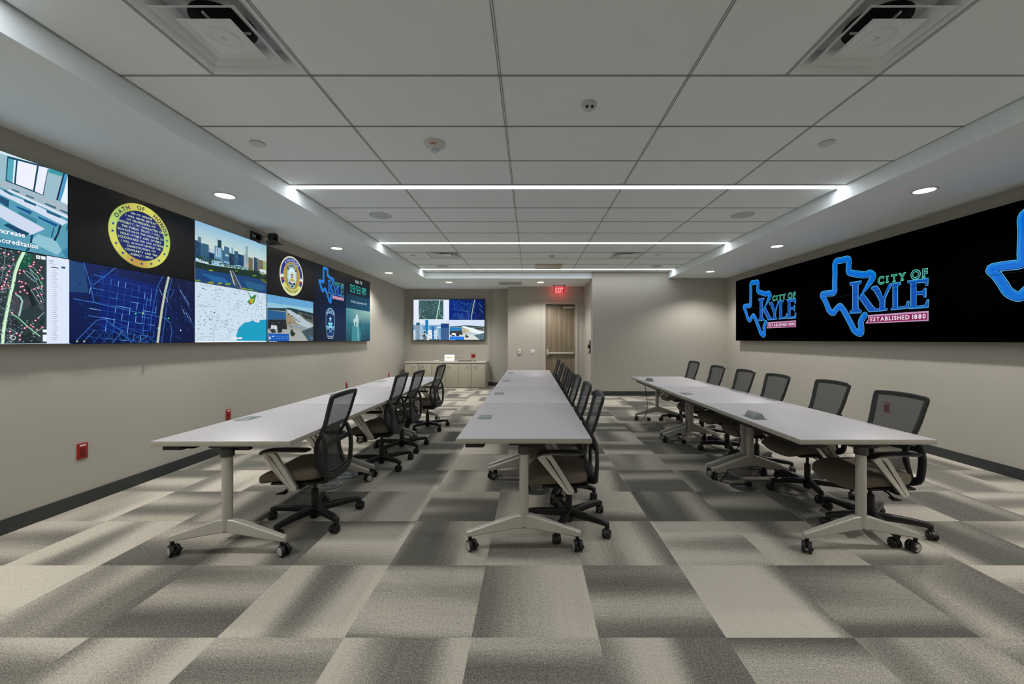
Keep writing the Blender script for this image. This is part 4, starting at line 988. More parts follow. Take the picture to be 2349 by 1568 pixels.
# ---------------------------------------------------------------- back wall television
TX0, TX1, TZ0, TZ1, TY = -3.491, -1.352, 1.345, 2.574, 11.75
tv = thing('wall_television', 'large flat television on the back wall above the cabinets, split into four pictures', 'television', ((TX0 + TX1) / 2, TY, (TZ0 + TZ1) / 2))
hw, hh = (TX1 - TX0) / 2, (TZ1 - TZ0) / 2
link('casing', box(bmesh.new(), -hw, hw, 0, 0.05, -hh, hh, 0.004), M_BLACK, tv)
link('wall_bracket', box(bmesh.new(), -0.35, 0.35, 0.05, Y_FAR - TY, -0.2, 0.2), M_BLACK, tv, smooth=False)
cv = Canvas(clip=(-hw + .015, hw - .015, -hh + .015, hh - .015))
cv.rect(-hw, 0, 0, hh, (222, 232, 248))
rr = random.Random(21)
cv.rect(-hw + .17, .02, -hw + .90, hh - .03, (52, 84, 84)); cv.up()
for i in range(420):
    u, v = rr.uniform(-hw + .18, -hw + .88), rr.uniform(.04, hh - .05)
    if v < .2 and rr.random() < .6: continue
    s = rr.uniform(.006, .018); k = rr.randint(50, 190); cv.rect(u, v, u + s, v + s, (int(k * .8), k, min(255, k + 14))); cv.h -= 1
cv.up()
cv.stroke([(-.27, hh - .02), (-.30, .42), (-.345, .22), (-.375, .02)], .028, (170, 224, 190)); cv.stroke([(-.30, .4), (-.27, .3), (-.29, .18), (-.18, .06)], .014, (160, 200, 180))
cv.stroke([(-.82, .12), (-.66, .02)], .012, (150, 186, 180)); cv.stroke([(-.84, .35), (-.88, .05)], .012, (150, 186, 180))
cv.rect(0, 0, hw, hh, (3, 32, 112), cols=[(4, 34, 120), (5, 24, 84), (4, 22, 76), (5, 44, 130)])
keep = cv.clip; cv.clip = (0.01, hw - .015, 0.0, hh - .015)
streets(cv, 0, 0, 0, 0, .9, 0.02, 0.01, seed=8)
cv.clip = keep
# lower left: pale city picture
cv.rect(-hw, -hh, 0, 0, (214, 226, 238)); cv.rect(-hw, -.32, 0, -.16, (96, 150, 190)); cv.rect(-hw, -hh, 0, -.30, (200, 214, 226))
cv.rect(-.70, -.42, -.62, .0, (20, 120, 176)); cv.rect(-.62, -.40, -.60, .0, (150, 200, 225))
for x0, x1, zt, c in ((-1.0, -.76, -.14, (120, 160, 190)), (-.97, -.86, -.08, (40, 90, 120)), (-.36, -.22, -.20, (216, 226, 232)), (-.34, -.24, -.24, (120, 170, 200)), (-.52, -.44, -.20, (40, 100, 160)), (-.24, -.0, -.11, (24, 66, 122)), (-.80, -.66, -.44, (96, 104, 120)), (-.62, -.5, -.3, (224, 232, 238))):
    cv.rect(x0, -hh, x1, zt, c)
for i in range(8): cv.rect(-.98 + i * .028, -.58, -.97 + i * .028, -.16, (206, 222, 234)); cv.rect(-.225 + i * .028, -.6, -.217 + i * .028, -.24, (110, 140, 176))
for i in range(60):
    u, v = rr.uniform(-1.03, -.26), rr.uniform(-.60, -.36); s = rr.uniform(.01, .04); k = rr.choice([40, 90, 180, 235, 240])
    cv.rect(u, v, u + s, v + s * .5, (int(k * .85), k, k))
for u in (-.54, -.40, -.32): cv.disc(u, -.59, .03, (24, 84, 60))
cv.poly([(-.76, -.40), (-.73, -.30), (-.70, -.40)], (20, 30, 40)); cv.poly([(-.76, -.48), (-.73, -.40), (-.70, -.48)], (20, 30, 40))
# lower right: street camera again
keep = cv.clip; cv.clip = (0.005, hw - .015, -hh + .015, -0.005)
cv.rect(0, -hh, hw, 0, (206, 220, 240))
for c, pl in ART_STREET[2:]: cv.poly([(0.01 + (p[0] - 5.396) * .90, -.60 + (p[1] - 1.343) * .86) for p in pl], tuple(min(255, int(v * 1.25 + 12)) for v in c))
cv.clip = keep
pic = cv.build('screen_picture', tv, (0, 0, 0), (1, 0, 0), (0, 0, 1), M_SCREEN)

# ---------------------------------------------------------------- training tables on T-legs
TW, TL, TZ = 0.875, 1.418, 0.742             # width (x), length (y), top height
def caster_table(bm_black, bm_hub, z0=0.0):
    pass
def table_caster(parent, loc, rz):
    """Twin-wheel caster with pale hub discs; its local x is the axle."""
    bm = bmesh.new()
    R = 0.036
    for s in (-1, 1):
        a, b = s * 0.008, s * 0.028
        lathe(bm, [(R * .6, a), (R - .003, a), (R, a + s * .003), (R, b - s * .004), (R - .004, b)], (0, -0.018, R), 'X', 22)
    box(bm, -0.007, 0.007, -0.03, 0.012, 0.03, 0.066, 0.003)
    lathe(bm, [(0.012, 0.05), (0.012, 0.088)], (0, 0.006, 0), 'Z', 12)
    box(bm, 0.028, 0.036, -0.05, -0.034, 0.03, 0.045, 0.002)
    c = link('caster', bm, M_BLACK, parent, loc=loc); c.rotation_euler = (0, 0, rz)
    bm = bmesh.new()
    for s in (-1, 1):
        bm = lathe(bmesh.new(), [(0.026, s * 0.0275), (0.026, s * 0.0292), (0.022, s * 0.030)], (0, -0.018, R), 'X', 20)
        c2 = link('caster_hub', bm, M_HUB, parent, loc=loc); c2.rotation_euler = (0, 0, rz)
    return c

def foot_bm():
    """Both tapered arms of one T foot, running along x."""
    bm = bmesh.new()
    for s in (-1, 1):
        secs = [(0.0, .148, .236, .026), (0.05, .146, .232, .026), (0.09, .138, .218, .025), (0.36, .088, .126, .019), (0.374, .088, .122, .015)]
        rings = []
        for x, za, zb, w in secs:
            e = 0.006
            rings.append([bm.verts.new((s * x, y, z)) for y, z in ((-w, za + e), (-w + e, za), (w - e, za), (w, za + e), (w, zb - e), (w - e, zb), (-w + e, zb), (-w, zb - e))])
        for a, b in zip(rings[:-1], rings[1:]):
            for k in range(8): bm.faces.new((a[k], a[(k + 1) % 8], b[(k + 1) % 8], b[k]))
        bm.faces.new(rings[0]); bm.faces.new(rings[-1])
    return bm

def make_table():
    t = thing('training_table', 'x', 'table')
    h = TW / 2
    link('tabletop', box(bmesh.new(), -h + .002, h - .002, .002, TL - .002, TZ - .003, TZ, 0.0012), M_TOP, t)
    link('tabletop_edge', box(bmesh.new(), -h, h, 0, TL, TZ - .032, TZ - .003, 0.0015), M_EDGE, t)
    for k, y in enumerate((0.06, TL - 0.06)):
        lg = link('leg', lathe(bmesh.new(), [(.029, .158), (.030, .162), (.030, .64)], (0, y, 0), 'Z', 28), M_STEEL, t)
        f = link('foot', foot_bm(), M_STEEL, lg, loc=(0, y, 0))
        link('collar', lathe(bmesh.new(), [(.036, .632), (.039, .636), (.039, .672), (.036, .682), (.024, .684), (.024, TZ - .033)], (0, y, 0), 'Z', 28), M_CAPG, lg)
        link('end_cap', lathe(bmesh.new(), [(.026, .152), (.0285, .1575)], (0, y, 0), 'Z', 24), M_BLACK, lg)
        for s in (-1, 1):
            table_caster(lg, (s * 0.352, y, 0), math.radians((60 if s < 0 else 62) if k == 0 else 140))
        # tilt bracket under the top
        bm = bmesh.new()
        box(bm, -.10, .15, y - .028, y + .028, TZ - .052, TZ - .0325, .004)
        yy = y + (.03 if k == 0 else -.03)
        box(bm, .02, .13, yy - .018, yy + .018, TZ - .078, TZ - .05, .006)
        tube(bm, [(.03, yy, .69), (.07, yy, .668), (.12, yy, .674)], .007)
        link('tilt_bracket', bm, M_BLACK, t)
    link('crossbar', box(bmesh.new(), -.028, .028, .10, TL - .10, TZ - .075, TZ - .035, .003), M_STEEL, t)
    bm = bmesh.new()
    x0, x1 = -.375, -.265
    box(bm, x0, x0 + .003, .12, TL - .12, TZ - .075, TZ - .0325); box(bm, x1 - .003, x1, .12, TL - .12, TZ - .075, TZ - .0325)
    box(bm, x0, x1, .12, TL - .12, TZ - .078, TZ - .075)
    link('cable_tray', bm, M_BLACK, t, smooth=False)
    link('leveling_clip', box(bmesh.new(), x0 - .005, x1 + .005, .02, .115, TZ - .062, TZ - .0325, .003), M_BLACK, t)
    return t

def power_lid(t, x, y, raised):
    bm = bmesh.new()
    box(bm, x - .055, x + .055, y - .085, y + .085, TZ, TZ + .0035, .0015)
    o = link('power_outlet', bm, M_OUTL, t)
    bm = bmesh.new()
    if raised:
        prism(bm, [(x - .045, TZ + .0035), (x + .045, TZ + .0035), (x + .018, TZ + .047), (x - .018, TZ + .047)], 'Y', y - .075, y + .075, .0015)
        link('raised_sockets', bm, M_OUTL, o)
    else:
        box(bm, x - .043, x + .043, y - .068, y + .068, TZ + .0035, TZ + .006, .001)
        link('flip_lid', bm, M_OUTL, o)

ord_ = ['nearest table of the %s row', 'second table from the camera in the %s row', 'third table from the camera in the %s row', 'fourth and last table of the %s row']
rows = [('left', -1.943, 2.475, 3, 1.43, -.335, (0, 0, 0)), ('middle', -0.043, 2.540, 4, 1.42, -.330, (0, 0, 0, 0)), ('right', 2.154, 2.518, 3, 1.425, -.325, (1, 0, 1))]
proto = None
for side, xc, ys, n, pitch, ox, raised in rows:
    for k in range(n):
        lb = 'white-topped training table on casters, ' + ord_[k] % side
        if proto is None: t = make_table(); proto = t
        else:
            t = dup(base_table)
        if k == 0 and side == 'left':
            base_table = dup(proto)          # untouched copy, used as the source and removed afterwards
        t['label'] = lb; t['group'] = 'training tables in three long rows'
        t.location = (xc, ys + k * pitch, 0)
        power_lid(t, ox, TL / 2, raised[k])
        if k == 0 and side in ('middle', 'right'):
            fr = [c for c in t.children if c.name.startswith('leg') and abs(c.children[0].location.y - .06) < .01 or (c.name.startswith('leg') and any(abs(g.location.y - .06) < .01 for g in c.children))]
            for lg in fr:
                for g in lg.children:
                    if g.name.startswith('caster'):
                        lf = g.location.x < 0
                        g.rotation_euler.z = math.radians({'middle': (38, 3), 'right': (-36, -76)}[side][0 if lf else 1])
for o in [base_table] + list(base_table.children_recursive): bpy.data.objects.remove(o)

# ---------------------------------------------------------------- office chairs (front = +y)
def seat_bm():
    bm = bmesh.new()
    st = [(-.128, .15, .402, .030), (-.118, .185, .404, .045), (-.095, .210, .408, .054), (-.04, .238, .405, .053), (.05, .240, .402, .054), (.14, .238, .400, .055), (.20, .234, .394, .055), (.25, .226, .380, .050), (.285, .205, .366, .040), (.304, .16, .358, .020)]
    prof = sup(1, 1, 28, 3.0)
    rings = []
    P = cr([(y, w, z) for y, w, z, h in st], 3); Hh = cr([(h, 0, 0) for y, w, z, h in st], 3)
    for p, h in zip(P, Hh):
        ring = []
        for a, b in prof:
            dish = -.010 * (1 - a * a) if b > 0 else 0
            ring.append(bm.verts.new((a * p.y, p.x, p.z + b * h.x + dish + (.016 * abs(a) ** 3 if b > 0 else .01 * abs(a) ** 2))))
        rings.append(ring)
    n = len(prof)
    for a, b in zip(rings[:-1], rings[1:]):
        for k in range(n): bm.faces.new((a[k], a[(k + 1) % n], b[(k + 1) % n], b[k]))
    bm.faces.new(rings[0]); bm.faces.new(rings[-1])
    return bm

BACK = [(-.158, .388, .150), (-.130, .43, .178), (-.106, .50, .186), (-.100, .58, .182), (-.112, .64, .182), (-.142, .70, .186), (-.178, .80, .196), (-.204, .90, .204), (-.220, .955, .207)]   # y, z, half width
def chair_back(t):
    side = cr([(w, y, z) for y, z, w in BACK], 4)
    top = [(.203, -.225, .972), (.188, -.229, .983), (.10, -.236, .990), (0, -.240, .992)]
    R = side + [Vector(p) for p in top]
    Lf = [Vector((-p.x, p.y, p.z)) for p in R[:-1]][::-1]
    bot = [Vector(p) for p in ((-.11, -.168, .372), (0, -.172, .368), (.11, -.168, .372))]
    loop = R + Lf + bot
    bm = bmesh.new()
    # frame follows the loop; flat band facing front
    pts = loop; N = len(pts)
    rings = []
    for i in range(N):
        tt = (pts[(i + 1) % N] - pts[(i - 1) % N]).normalized()
        inward = Vector((0, 0, .68)) - pts[i]; inward.y = 0
        f = Vector((0, 1, 0)); 
        nrm = tt.cross(inward.normalized())
        if nrm.y < 0: nrm = -nrm
        nrm.normalize()
        w = nrm.cross(tt).normalized()
        if w.dot(inward) < 0: w = -w
        bw = .034 if pts[i].z > .6 else .042
        rings.append([bm.verts.new(pts[i] + w * a + nrm * b) for a, b in ((0, -.008), (.004, -.012), (bw - .004, -.010), (bw, -.004), (bw, .003), (bw - .004, .006), (.004, .010), (0, .006))])
    for i in range(N):
        a, b = rings[i], rings[(i + 1) % N]
        for k in range(8): bm.faces.new((a[k], a[(k + 1) % 8], b[(k + 1) % 8], b[k]))
    link('back_frame', bm, M_BLKFR, t)
    bm = bmesh.new()
    NX = 10; rows_ = []
    S = side + [Vector((.200, -.227, .975))]
    for p in S:
        r = []
        for i in range(NX + 1):
            u = -1 + 2 * i / NX
            r.append(bm.verts.new((u * (p.x - .015), p.y - .022 * (1 - u * u), p.z)))
        rows_.append(r)
    for a, b in zip(rows_[:-1], rows_[1:]):
        for i in range(NX): bm.faces.new((a[i], a[i + 1], b[i + 1], b[i]))
    link('back_mesh', bm, M_MESH, t)
    bm = bmesh.new()
    for s in (-1, 1):
        pth = cr([(s * .180, -.146, .72), (s * .188, -.166, .675), (s * .196, -.180, .62), (s * .199, -.186, .54), (s * .194, -.184, .46), (s * .178, -.182, .40), (s * .12, -.168, .362), (s * .05, -.11, .342)], 5)
        wd = [(1.0 + .5 * math.sin(PI * i / (len(pth) - 1)), 1) for i in range(len(pth))]
        sweep(bm, pth, sup(.017, .013, 12, 2.8), side=(1, 0, 0), widths=wd)
    pth = cr([(-.194, -.182, .622), (-.15, -.170, .616), (0, -.162, .612), (.15, -.170, .616), (.194, -.182, .622)], 6)
    sweep(bm, pth, sup(.021, .008, 10, 2.6), side=(0, 0, 1))
    pth = cr([(-.182, -.182, .40), (-.11, -.186, .376), (0, -.190, .368), (.11, -.186, .376), (.182, -.182, .40)], 6)
    sweep(bm, pth, sup(.026, .014, 10, 2.6), side=(0, 0, 1))
    link('lumbar_frame', bm, M_BLKFR, t)

def chair_caster_bm():
    bm = bmesh.new(); R = .031
    for s in (-1, 1):
        lathe(bm, [(R * .5, s * .006), (R, s * .006), (R + .001, s * .010), (R - .001, s * .024), (R - .008, s * .029), (.004, s * .030)], (0, -.016, R), 'X', 20)
    pth = [(0, -.016 + (R + .003) * math.cos(a), R + (R + .003) * math.sin(a)) for a in [i * PI / 8 for i in range(0, 9)]]
    sweep(bm, pth, [(-.012, -.003), (.012, -.003), (.012, .003), (-.012, .003)], side=(1, 0, 0))
    lathe(bm, [(.010, .045), (.010, .085)], (0, .004, 0), 'Z', 12)
    return bm
_cm = chair_caster_bm(); 
def make_chair():
    t = thing('office_chair', 'x', 'chair')
    link('seat', seat_bm(), M_FABRIC, t)
    bm = bmesh.new()
    box(bm, -.215, .215, -.13, .20, .344, .362, .008); box(bm, -.06, .06, -.185, -.12, .340, .360, .008); box(bm, -.09, .09, -.13, .13, .305, .348, .014); box(bm, -.26, .26, -.045, .045, .330, .348, .006)
    link('seat_mechanism', bm, M_BLACK, t)
    chair_back(t)
    for s in (-1, 1):
        bm = bmesh.new()
        xa = .262
        prism(bm, [(.232, .580), (.205, .592), (.180, .590), (.165, .560), (.012, .345), (.004, .322), (.030, .330), (.222, .562)], 'X', s * xa - .014, s * xa + .014, .003)
        prism(bm, [(.182, .591), (.135, .591), (.120, .572), (-.022, .352), (-.018, .330), (.006, .322), (.008, .345), (.142, .556), (.164, .572)], 'X', s * xa - .014, s * xa + .014, .003)
        pth = cr([(s * xa, .225, .578), (s * xa, .18, .596), (s * xa, .10, .600), (s * xa, 0, .598), (s * xa, -.085, .598)], 5)
        sweep(bm, pth, sup(.017, .005, 10, 2.6), side=(1, 0, 0))
        prism(bm, [(-.02, .330), (.04, .330), (.04, .350), (-.02, .350)], 'X', s * .245 - .02, s * .245 + .02, .004)
        arm = link('armrest', bm, M_CHROME, t)
        bm = bmesh.new()
        pth = cr([(s * xa, .236, .584), (s * xa, .21, .601), (s * xa, .15, .611), (s * (xa - .002), .05, .613), (s * (xa - .004), -.06, .611), (s * (xa - .004), -.105, .606)], 5)
        n = len(pth); wd = [(.45 + .55 * math.sin(PI * min(1, (i + .6) / (n * .35)) / 2) * (1 if i < n - 3 else (.8 if i < n - 1 else .5)), 1 if 0 < i < n - 1 else .5) for i in range(n)]
        sweep(bm, pth, sup(.036, .009, 16, 2.8), side=(1, 0, 0), widths=wd)
        link('arm_pad', bm, M_BLACK, arm)
    bm = bmesh.new()
    lathe(bm, [(.013, .15), (.013, .31)], seg=16, cap=True)
    lathe(bm, [(.0255, .060), (.0255, .238), (.023, .243), (.014, .244)], seg=20)
    link('gas_cylinder', bm, M_BLACK, t)
    bm = bmesh.new()
    lathe(bm, [(.020, .022), (.030, .025), (.036, .055), (.044, .075), (.044, .108), (.036, .116), (.026, .118)], seg=24)
    link('base_hub', bm, M_BLACK, t)
    bm = bmesh.new()
    tube(bm, [(-.12, .05, .33), (-.20, .06, .328), (-.245, .075, .318)], .006)
    prism(bm, [(-.29, .045), (-.235, .055), (-.225, .085), (-.29, .115)], 'Z', .306, .314, .003)
    link('height_lever', bm, M_BLACK, t)
    cm = bpy.data.meshes.new('caster'); _cm.to_mesh(cm)
    cm.shade_smooth(); cm.set_sharp_from_angle(angle=math.radians(32)); cm.materials.append(M_BLACK)
    for k in range(5):
        a = math.radians(90 + 72 * k)      # one leg straight to the front
        bm = bmesh.new()
        pth = cr([(.03, 0, .088), (.12, 0, .094), (.22, 0, .096), (.295, 0, .093), (.326, 0, .086)], 4)
        n = len(pth); wd = [(1.2 - .35 * i / (n - 1), 1.35 - .6 * i / (n - 1)) for i in range(n)]
        sweep(bm, pth, sup(.022, .0205, 14, 4.2), side=(0, 1, 0), widths=wd)
        lathe(bm, [(.016, .066), (.017, .09), (.014, .098)], (.318, 0, 0), 'Z', 12)
        lg = link('base_leg', bm, M_BLACK, t); lg.rotation_euler = (0, 0, a)
        c = bpy.data.objects.new('caster', cm); C.objects.link(c); c.parent = lg
        c.location = (.318, 0, 0); c.rotation_euler = (0, 0, (math.radians(50), math.radians(-70), math.radians(15), math.radians(140), math.radians(-20))[k])
    return t

NTH = ['nearest the camera', 'second from the camera', 'third from the camera', 'fourth from the camera', 'fifth from the camera', 'sixth from the camera', 'farthest, by the exit door']
chairs = [('left', [(-1.648, 3.02, 0, .0), (-1.635, 4.34, 0, .02), (-1.63, 5.0, -2, .0), (-1.60, 6.14, -5, .0)]),
          ('middle', [(.285, 2.96, -2, .0), (.29, 3.60, 0, .0), (.29, 4.31, 1, .0), (.29, 4.94, -1, .0), (.30, 5.64, 0, .0), (.32, 6.70, 0, .0), (.34, 7.86, 2, .0)]),
          ('right', [(2.505, 2.915, 2, .0), (2.535, 3.62, 0, .015), (2.46, 4.30, 0, .015), (2.455, 4.93, 0, .015), (2.47, 5.69, 0, .015), (2.54, 6.68, 0, .025)])]
first = None
for side, lst in chairs:
    for k, (x, y, dr, dz) in enumerate(lst):
        if first is None: t = first = make_chair()
        else: t = dup(first)
        w = NTH[k] if not (side == 'left' and k == 3) and not (side == 'right' and k == 5) else 'last and farthest'
        t['label'] = 'black mesh-back office chair at the %s table row, %s' % (side, w)
        t['group'] = 'office chairs along the ' + side + ' tables'
        t.location = (x, y, 0)
        t.rotation_euler = (0, 0, PI / 2 + math.radians(dr))
        if dz:
            for ch in t.children:
                if ch.name.split('.')[0] in ('seat', 'seat_mechanism', 'back_frame', 'back_mesh', 'lumbar_frame', 'armrest', 'height_lever'):
                    ch.location.z += dz
_cm.free()

# ---------------------------------------------------------------- floor boxes and cords
fb = [(-1.90, 3.73, 'left'), (-1.86, 4.02, 'left'), (.048, 3.62, 'middle'), (.05, 3.92, 'middle'), (1.995, 3.70, 'right'), (1.987, 3.985, 'right'), (2.03, 5.24, 'right'), (2.02, 5.52, 'right'), (2.01, 6.72, 'right')]
fbw = {0: 'nearer of the two under the left row', 1: 'farther of the two under the left row', 2: 'nearer of the two under the middle row', 3: 'farther of the two under the middle row', 4: 'nearest under the right row', 5: 'second under the right row', 6: 'third under the right row', 7: 'fourth under the right row', 8: 'farthest under the right row'}
for i, (x, y, s) in enumerate(fb):
    t = thing('floor_box', 'round brushed-metal floor outlet plate, ' + fbw[i], 'floor outlet', (x, y, 0), 0, 'round floor outlets under the tables')
    link('cover_plate', lathe(bmesh.new(), [(.118, 0.0), (.118, .003), (.110, .006), (.096, .006), (.094, .004), (.01, .004)], seg=40), M_BRASS, t)
    bm = bmesh.new()
    for dx in (-.04, .04): box(bm, dx - .028, dx + .028, -.02, .02, .004, .0065, .001)
    link('socket_flap', bm, M_OUTL, t)
def cord(x, y, pts, label):
    t = thing('power_cord', label, 'power cord', (x, y, 0.0065), 0)
    link('plug', box(bmesh.new(), -.028, .028, -.02, .02, 0, .042, .009, 3), M_CORD, t)
    link('cable', tube(bmesh.new(), cr(pts, 8), .0045, 8), M_CORD, t)
cord(2.04, 3.70, [(-.02, 0, .02), (-.10, .03, .010), (-.20, .12, .006), (-.14, .20, .006), (-.07, .26, .05), (.02, .30, .20), (.03, .20, .40), (-.15, .02, .58), (-.215, -.2, .662)], 'black power cord plugged into the nearest floor outlet of the right row')
cord(2.03, 5.24, [(-.02, 0, .02), (-.06, .06, .08), (-.10, .16, .05), (-.16, .12, .02), (-.06, -.02, .04), (0, -.10, .2), (-.04, -.14, .40), (-.205, -.24, .662)], 'black power cord plugged into the third floor outlet of the right row')
cord(2.01, 6.72, [(-.02, 0, .02), (-.10, -.02, .015), (-.18, -.16, .03), (-.16, -.30, .1), (-.13, -.36, .3), (-.185, -.40, .664)], 'black power cord plugged into the farthest floor outlet of the right row')

# ---------------------------------------------------------------- cabinets along the back wall
CX0, CX1, CYF, CTOP = -3.545, -1.283, 11.14, 0.746
w = (CX1 - CX0) / 3
names = ['left cabinet of the three, by the corner', 'middle cabinet of the three', 'right cabinet of the three, nearest the pilaster']
for k in range(3):
    x0 = CX0 + k * w
    t = thing('storage_cabinet', 'low beige two-door cabinet under the television, ' + names[k], 'cabinet', (x0, CYF, 0), 0, 'low cabinets under the television')
    bm = bmesh.new(); box(bm, 0.0005, w - .0005, .02, Y_FAR - CYF - .014, .0, CTOP - .037)
    link('body', bm, M_CABN, t, smooth=False)
    link('door_gap', box(bmesh.new(), .006, w - .006, .0185, .0195, .03, CTOP - .046), M_CAB_GAP, t, smooth=False)
    for d in range(2):
        a = .005 + d * (w / 2); b = a + w / 2 - .009
        dr = link('door', box(bmesh.new(), a, b, 0, .018, .035, CTOP - .050, .0015), M_CABN, t)
        xc = b - .10 if d == 0 else a + .10
        bm = bmesh.new()
        box(bm, xc - .055, xc + .055, -.034, -.020, CTOP - .116, CTOP - .100, .002)
        for q in (-.05, .042): box(bm, xc + q, xc + q + .008, -.024, 0, CTOP - .112, CTOP - .102)
        link('handle', bm, M_CHROME, dr)
    if k == 2:
        bm = bmesh.new(); box(bm, w, w + .006, .30, .40, .52, .655, .001)
        q = link('outlet_plate', bm, M_WHITE, t); q['label'] = 'white outlet plate on the cabinet side'
t = tag(link('countertop', box(bmesh.new(), CX0 - .01, CX1 + .012, CYF - .012, Y_FAR - .001, CTOP - .036, CTOP, .002), M_CABT), 'long pale laminate countertop over the three low cabinets', 'countertop')
ZT = CTOP + .0005
# tablet on a stand
t = thing('tablet_computer', 'small control tablet with a white lit page, leaning on the countertop', 'tablet', (-2.345, 11.42, ZT))
bm = bmesh.new(); box(bm, -.15, .15, -.006, .006, 0, .20, .004)
bd = link('body', bm, M_GREYS, t); bd.rotation_euler = (math.radians(-12), 0, 0)
cv = Canvas(); cv.rect(-.138, .012, .138, .188, (248, 249, 250)); cv.rect(-.11, .098, .10, .122, (226, 196, 110))
for i in range(9): cv.rect(-.108 + i * .023, .104, -.092 + i * .023, .114, (196, 150, 50))
cv.rect(-.03, .088, .02, .096, (232, 206, 140)); cv.rect(-.13, .03, -.125, .035, (60, 60, 60))
cv.build('screen_picture', bd, (0, -.006, 0), (1, 0, 0), (0, 0, 1), M_SCREEN)
link('stand', prism(bmesh.new(), [(.03, 0), (.14, 0), (.14, .006), (.05, .12), (.04, .118)], 'X', -.03, .03), M_GREYS, t)
# soundbar-like dark keyboard
t = thing('keyboard', 'flat black keyboard on the countertop right of the tablet', 'keyboard', (-1.86, 11.40, ZT))
link('casing', box(bmesh.new(), -.22, .19, -.07, .07, 0, .018, .005), M_BLACK, t)
link('keys', box(bmesh.new(), -.205, .175, -.06, .055, .018, .022, .001), M_CAPG, t)
t = tag(link('computer_mouse', lathe(bmesh.new(), [(.03, 0), (.034, .008), (.028, .022), (.012, .030), (.001, .031)], (-1.60, 11.36, ZT)), M_BLACK), 'small black mouse at the right end of the keyboard', 'mouse')
t = thing('conference_puck', 'small white box on the countertop left of the tablet', 'small box', (-2.73, 11.5, ZT))
link('casing', box(bmesh.new(), -.075, .075, -.06, .06, 0, .032, .006), M_WHITE, t)
tag(link('white_cable', tube(bmesh.new(), cr([(-2.73, 11.561, ZT + .012), (-2.62, 11.70, ZT + .03), (-2.66, 11.81, .85), (-2.80, 11.843, 1.02), (-2.93, 11.843, 1.20)], 8), .0035, 6), M_WCORD), 'thin white cable rising from the small white box up the back wall', 'cable')
tag(link('black_cable', tube(bmesh.new(), cr([(-2.18, 11.46, ZT + .10), (-2.10, 11.52, ZT + .115), (-2.02, 11.54, ZT + .08), (-1.98, 11.56, ZT + .004), (-1.9, 11.62, ZT + .004)], 8), .003, 6), M_CORD), 'thin black cable looping from behind the tablet to the countertop', 'cable')
tag(link('black_cable', tube(bmesh.new(), cr([(-1.82, 11.48, ZT + .012), (-1.80, 11.62, ZT + .004), (-1.78, 11.78, ZT + .05), (-1.73, 11.835, .85)], 8), .003, 6), M_CORD), 'thin black cable from the keyboard up to the red outlet', 'cable')

# ---------------------------------------------------------------- wall plates
def wall_plate(x, y, z, face, label, w_=.078, h_=.132, red=True, cat='outlet'):
    """face: unit direction the plate looks to, along x or y."""
    t = thing('red_outlet' if red else 'wall_switch', label, cat, (x, y, z), {'+x': 0, '-x': PI, '-y': -PI / 2}[face], 'red outlets low on the walls' if red else None)
    link('cover_plate', box(bmesh.new(), 0, .007, -w_ / 2, w_ / 2, -h_ / 2, h_ / 2, .002), M_RED if red else M_WHITE, t)
    if red:
        link('receptacle', box(bmesh.new(), .007, .0095, -.018, .018, -.045, .025, .001), M_REDD, t)
        link('label_tag', box(bmesh.new(), .007, .0085, -.022, .022, .040, .054), M_WHITE, t)
    else:
        link('rocker', box(bmesh.new(), .007, .011, -w_ * .30, w_ * .30, -.03, .03, .001), M_WHITE, t)
    return t
for y, l in ((3.29, 'nearest the camera'), (4.88, 'second from the camera'), (8.02, 'third from the camera'), (10.41, 'farthest, near the cabinets')):
    wall_plate(XL, y, .453, '+x', 'red outlet with a white tag on the left wall, ' + l)
wall_plate(XR, 5.35, .46, '-x', 'red outlet on the right wall, seen through the nearest right chair back')
t = wall_plate(-1.715, Y_FAR, .893, '-y', 'red outlet on the back wall above the countertop', .115, .127)
t = wall_plate(.06, Y_DOORWALL, 1.035, '-y', 'white double switch plate on the wall left of the exit door', .118, .13, False, 'switch')
t = thing('thermostat', 'white wall control box left of the switch plate', 'thermostat', (-.314, Y_DOORWALL, 1.04))
link('casing', box(bmesh.new(), -.038, .038, -.045, 0, -.07, .07, .004), M_WHITE, t)
link('sensor_eye', lathe(bmesh.new(), [(.012, -.0455), (.012, -.048), (.001, -.049)], (0, 0, .012), 'Y', 14), M_CAPG, t)

# ---------------------------------------------------------------- exit sign
t = thing('exit_sign', 'red glowing EXIT sign hanging from the soffit in front of the door', 'exit sign', (.80, 11.02, Z_SOF))
link('canopy', box(bmesh.new(), -.20, .20, -.035, .035, -.012, 0, .003), M_CAPG, t)
bm = bmesh.new()
for x in (-.13, .13): box(bm, x - .012, x + .012, -.01, .01, -.03, -.012)
link('hanger', bm, M_BLACK, t)
M_EXITP = mat('edge_lit_acrylic', (150, 60, 66), 0.25, emis=(255, 40, 60), estr=.42)
M_EXITL = mat('exit_letters', (255, 200, 200), 0.4, emis=(255, 120, 120), estr=1.6)
pl = link('panel', box(bmesh.new(), -.150, .150, -.004, .004, -.212, -.03, .002), M_EXITP, t)
tr, w_ = text_tris('EXIT', .135, 0, 0, bold=.045, gap=.10)
k = .215 / w_
cv = Canvas(); cv.tris([[(-.1075 + p[0] * k, -.197 + p[1]) for p in q] for q in tr], (255, 150, 146))
M_EXITS = screen_mat('exit_letter_glow', 1.5)
cv.build('lettering', pl, (0, -.0045, 0), (1, 0, 0), (0, 0, 1), M_EXITS)
d = bpy.data.lights.new('exit_glow', 'AREA'); d.energy = 0.7; d.color = (1, .08, .1); d.shape = 'RECTANGLE'; d.size = .28; d.size_y = .16
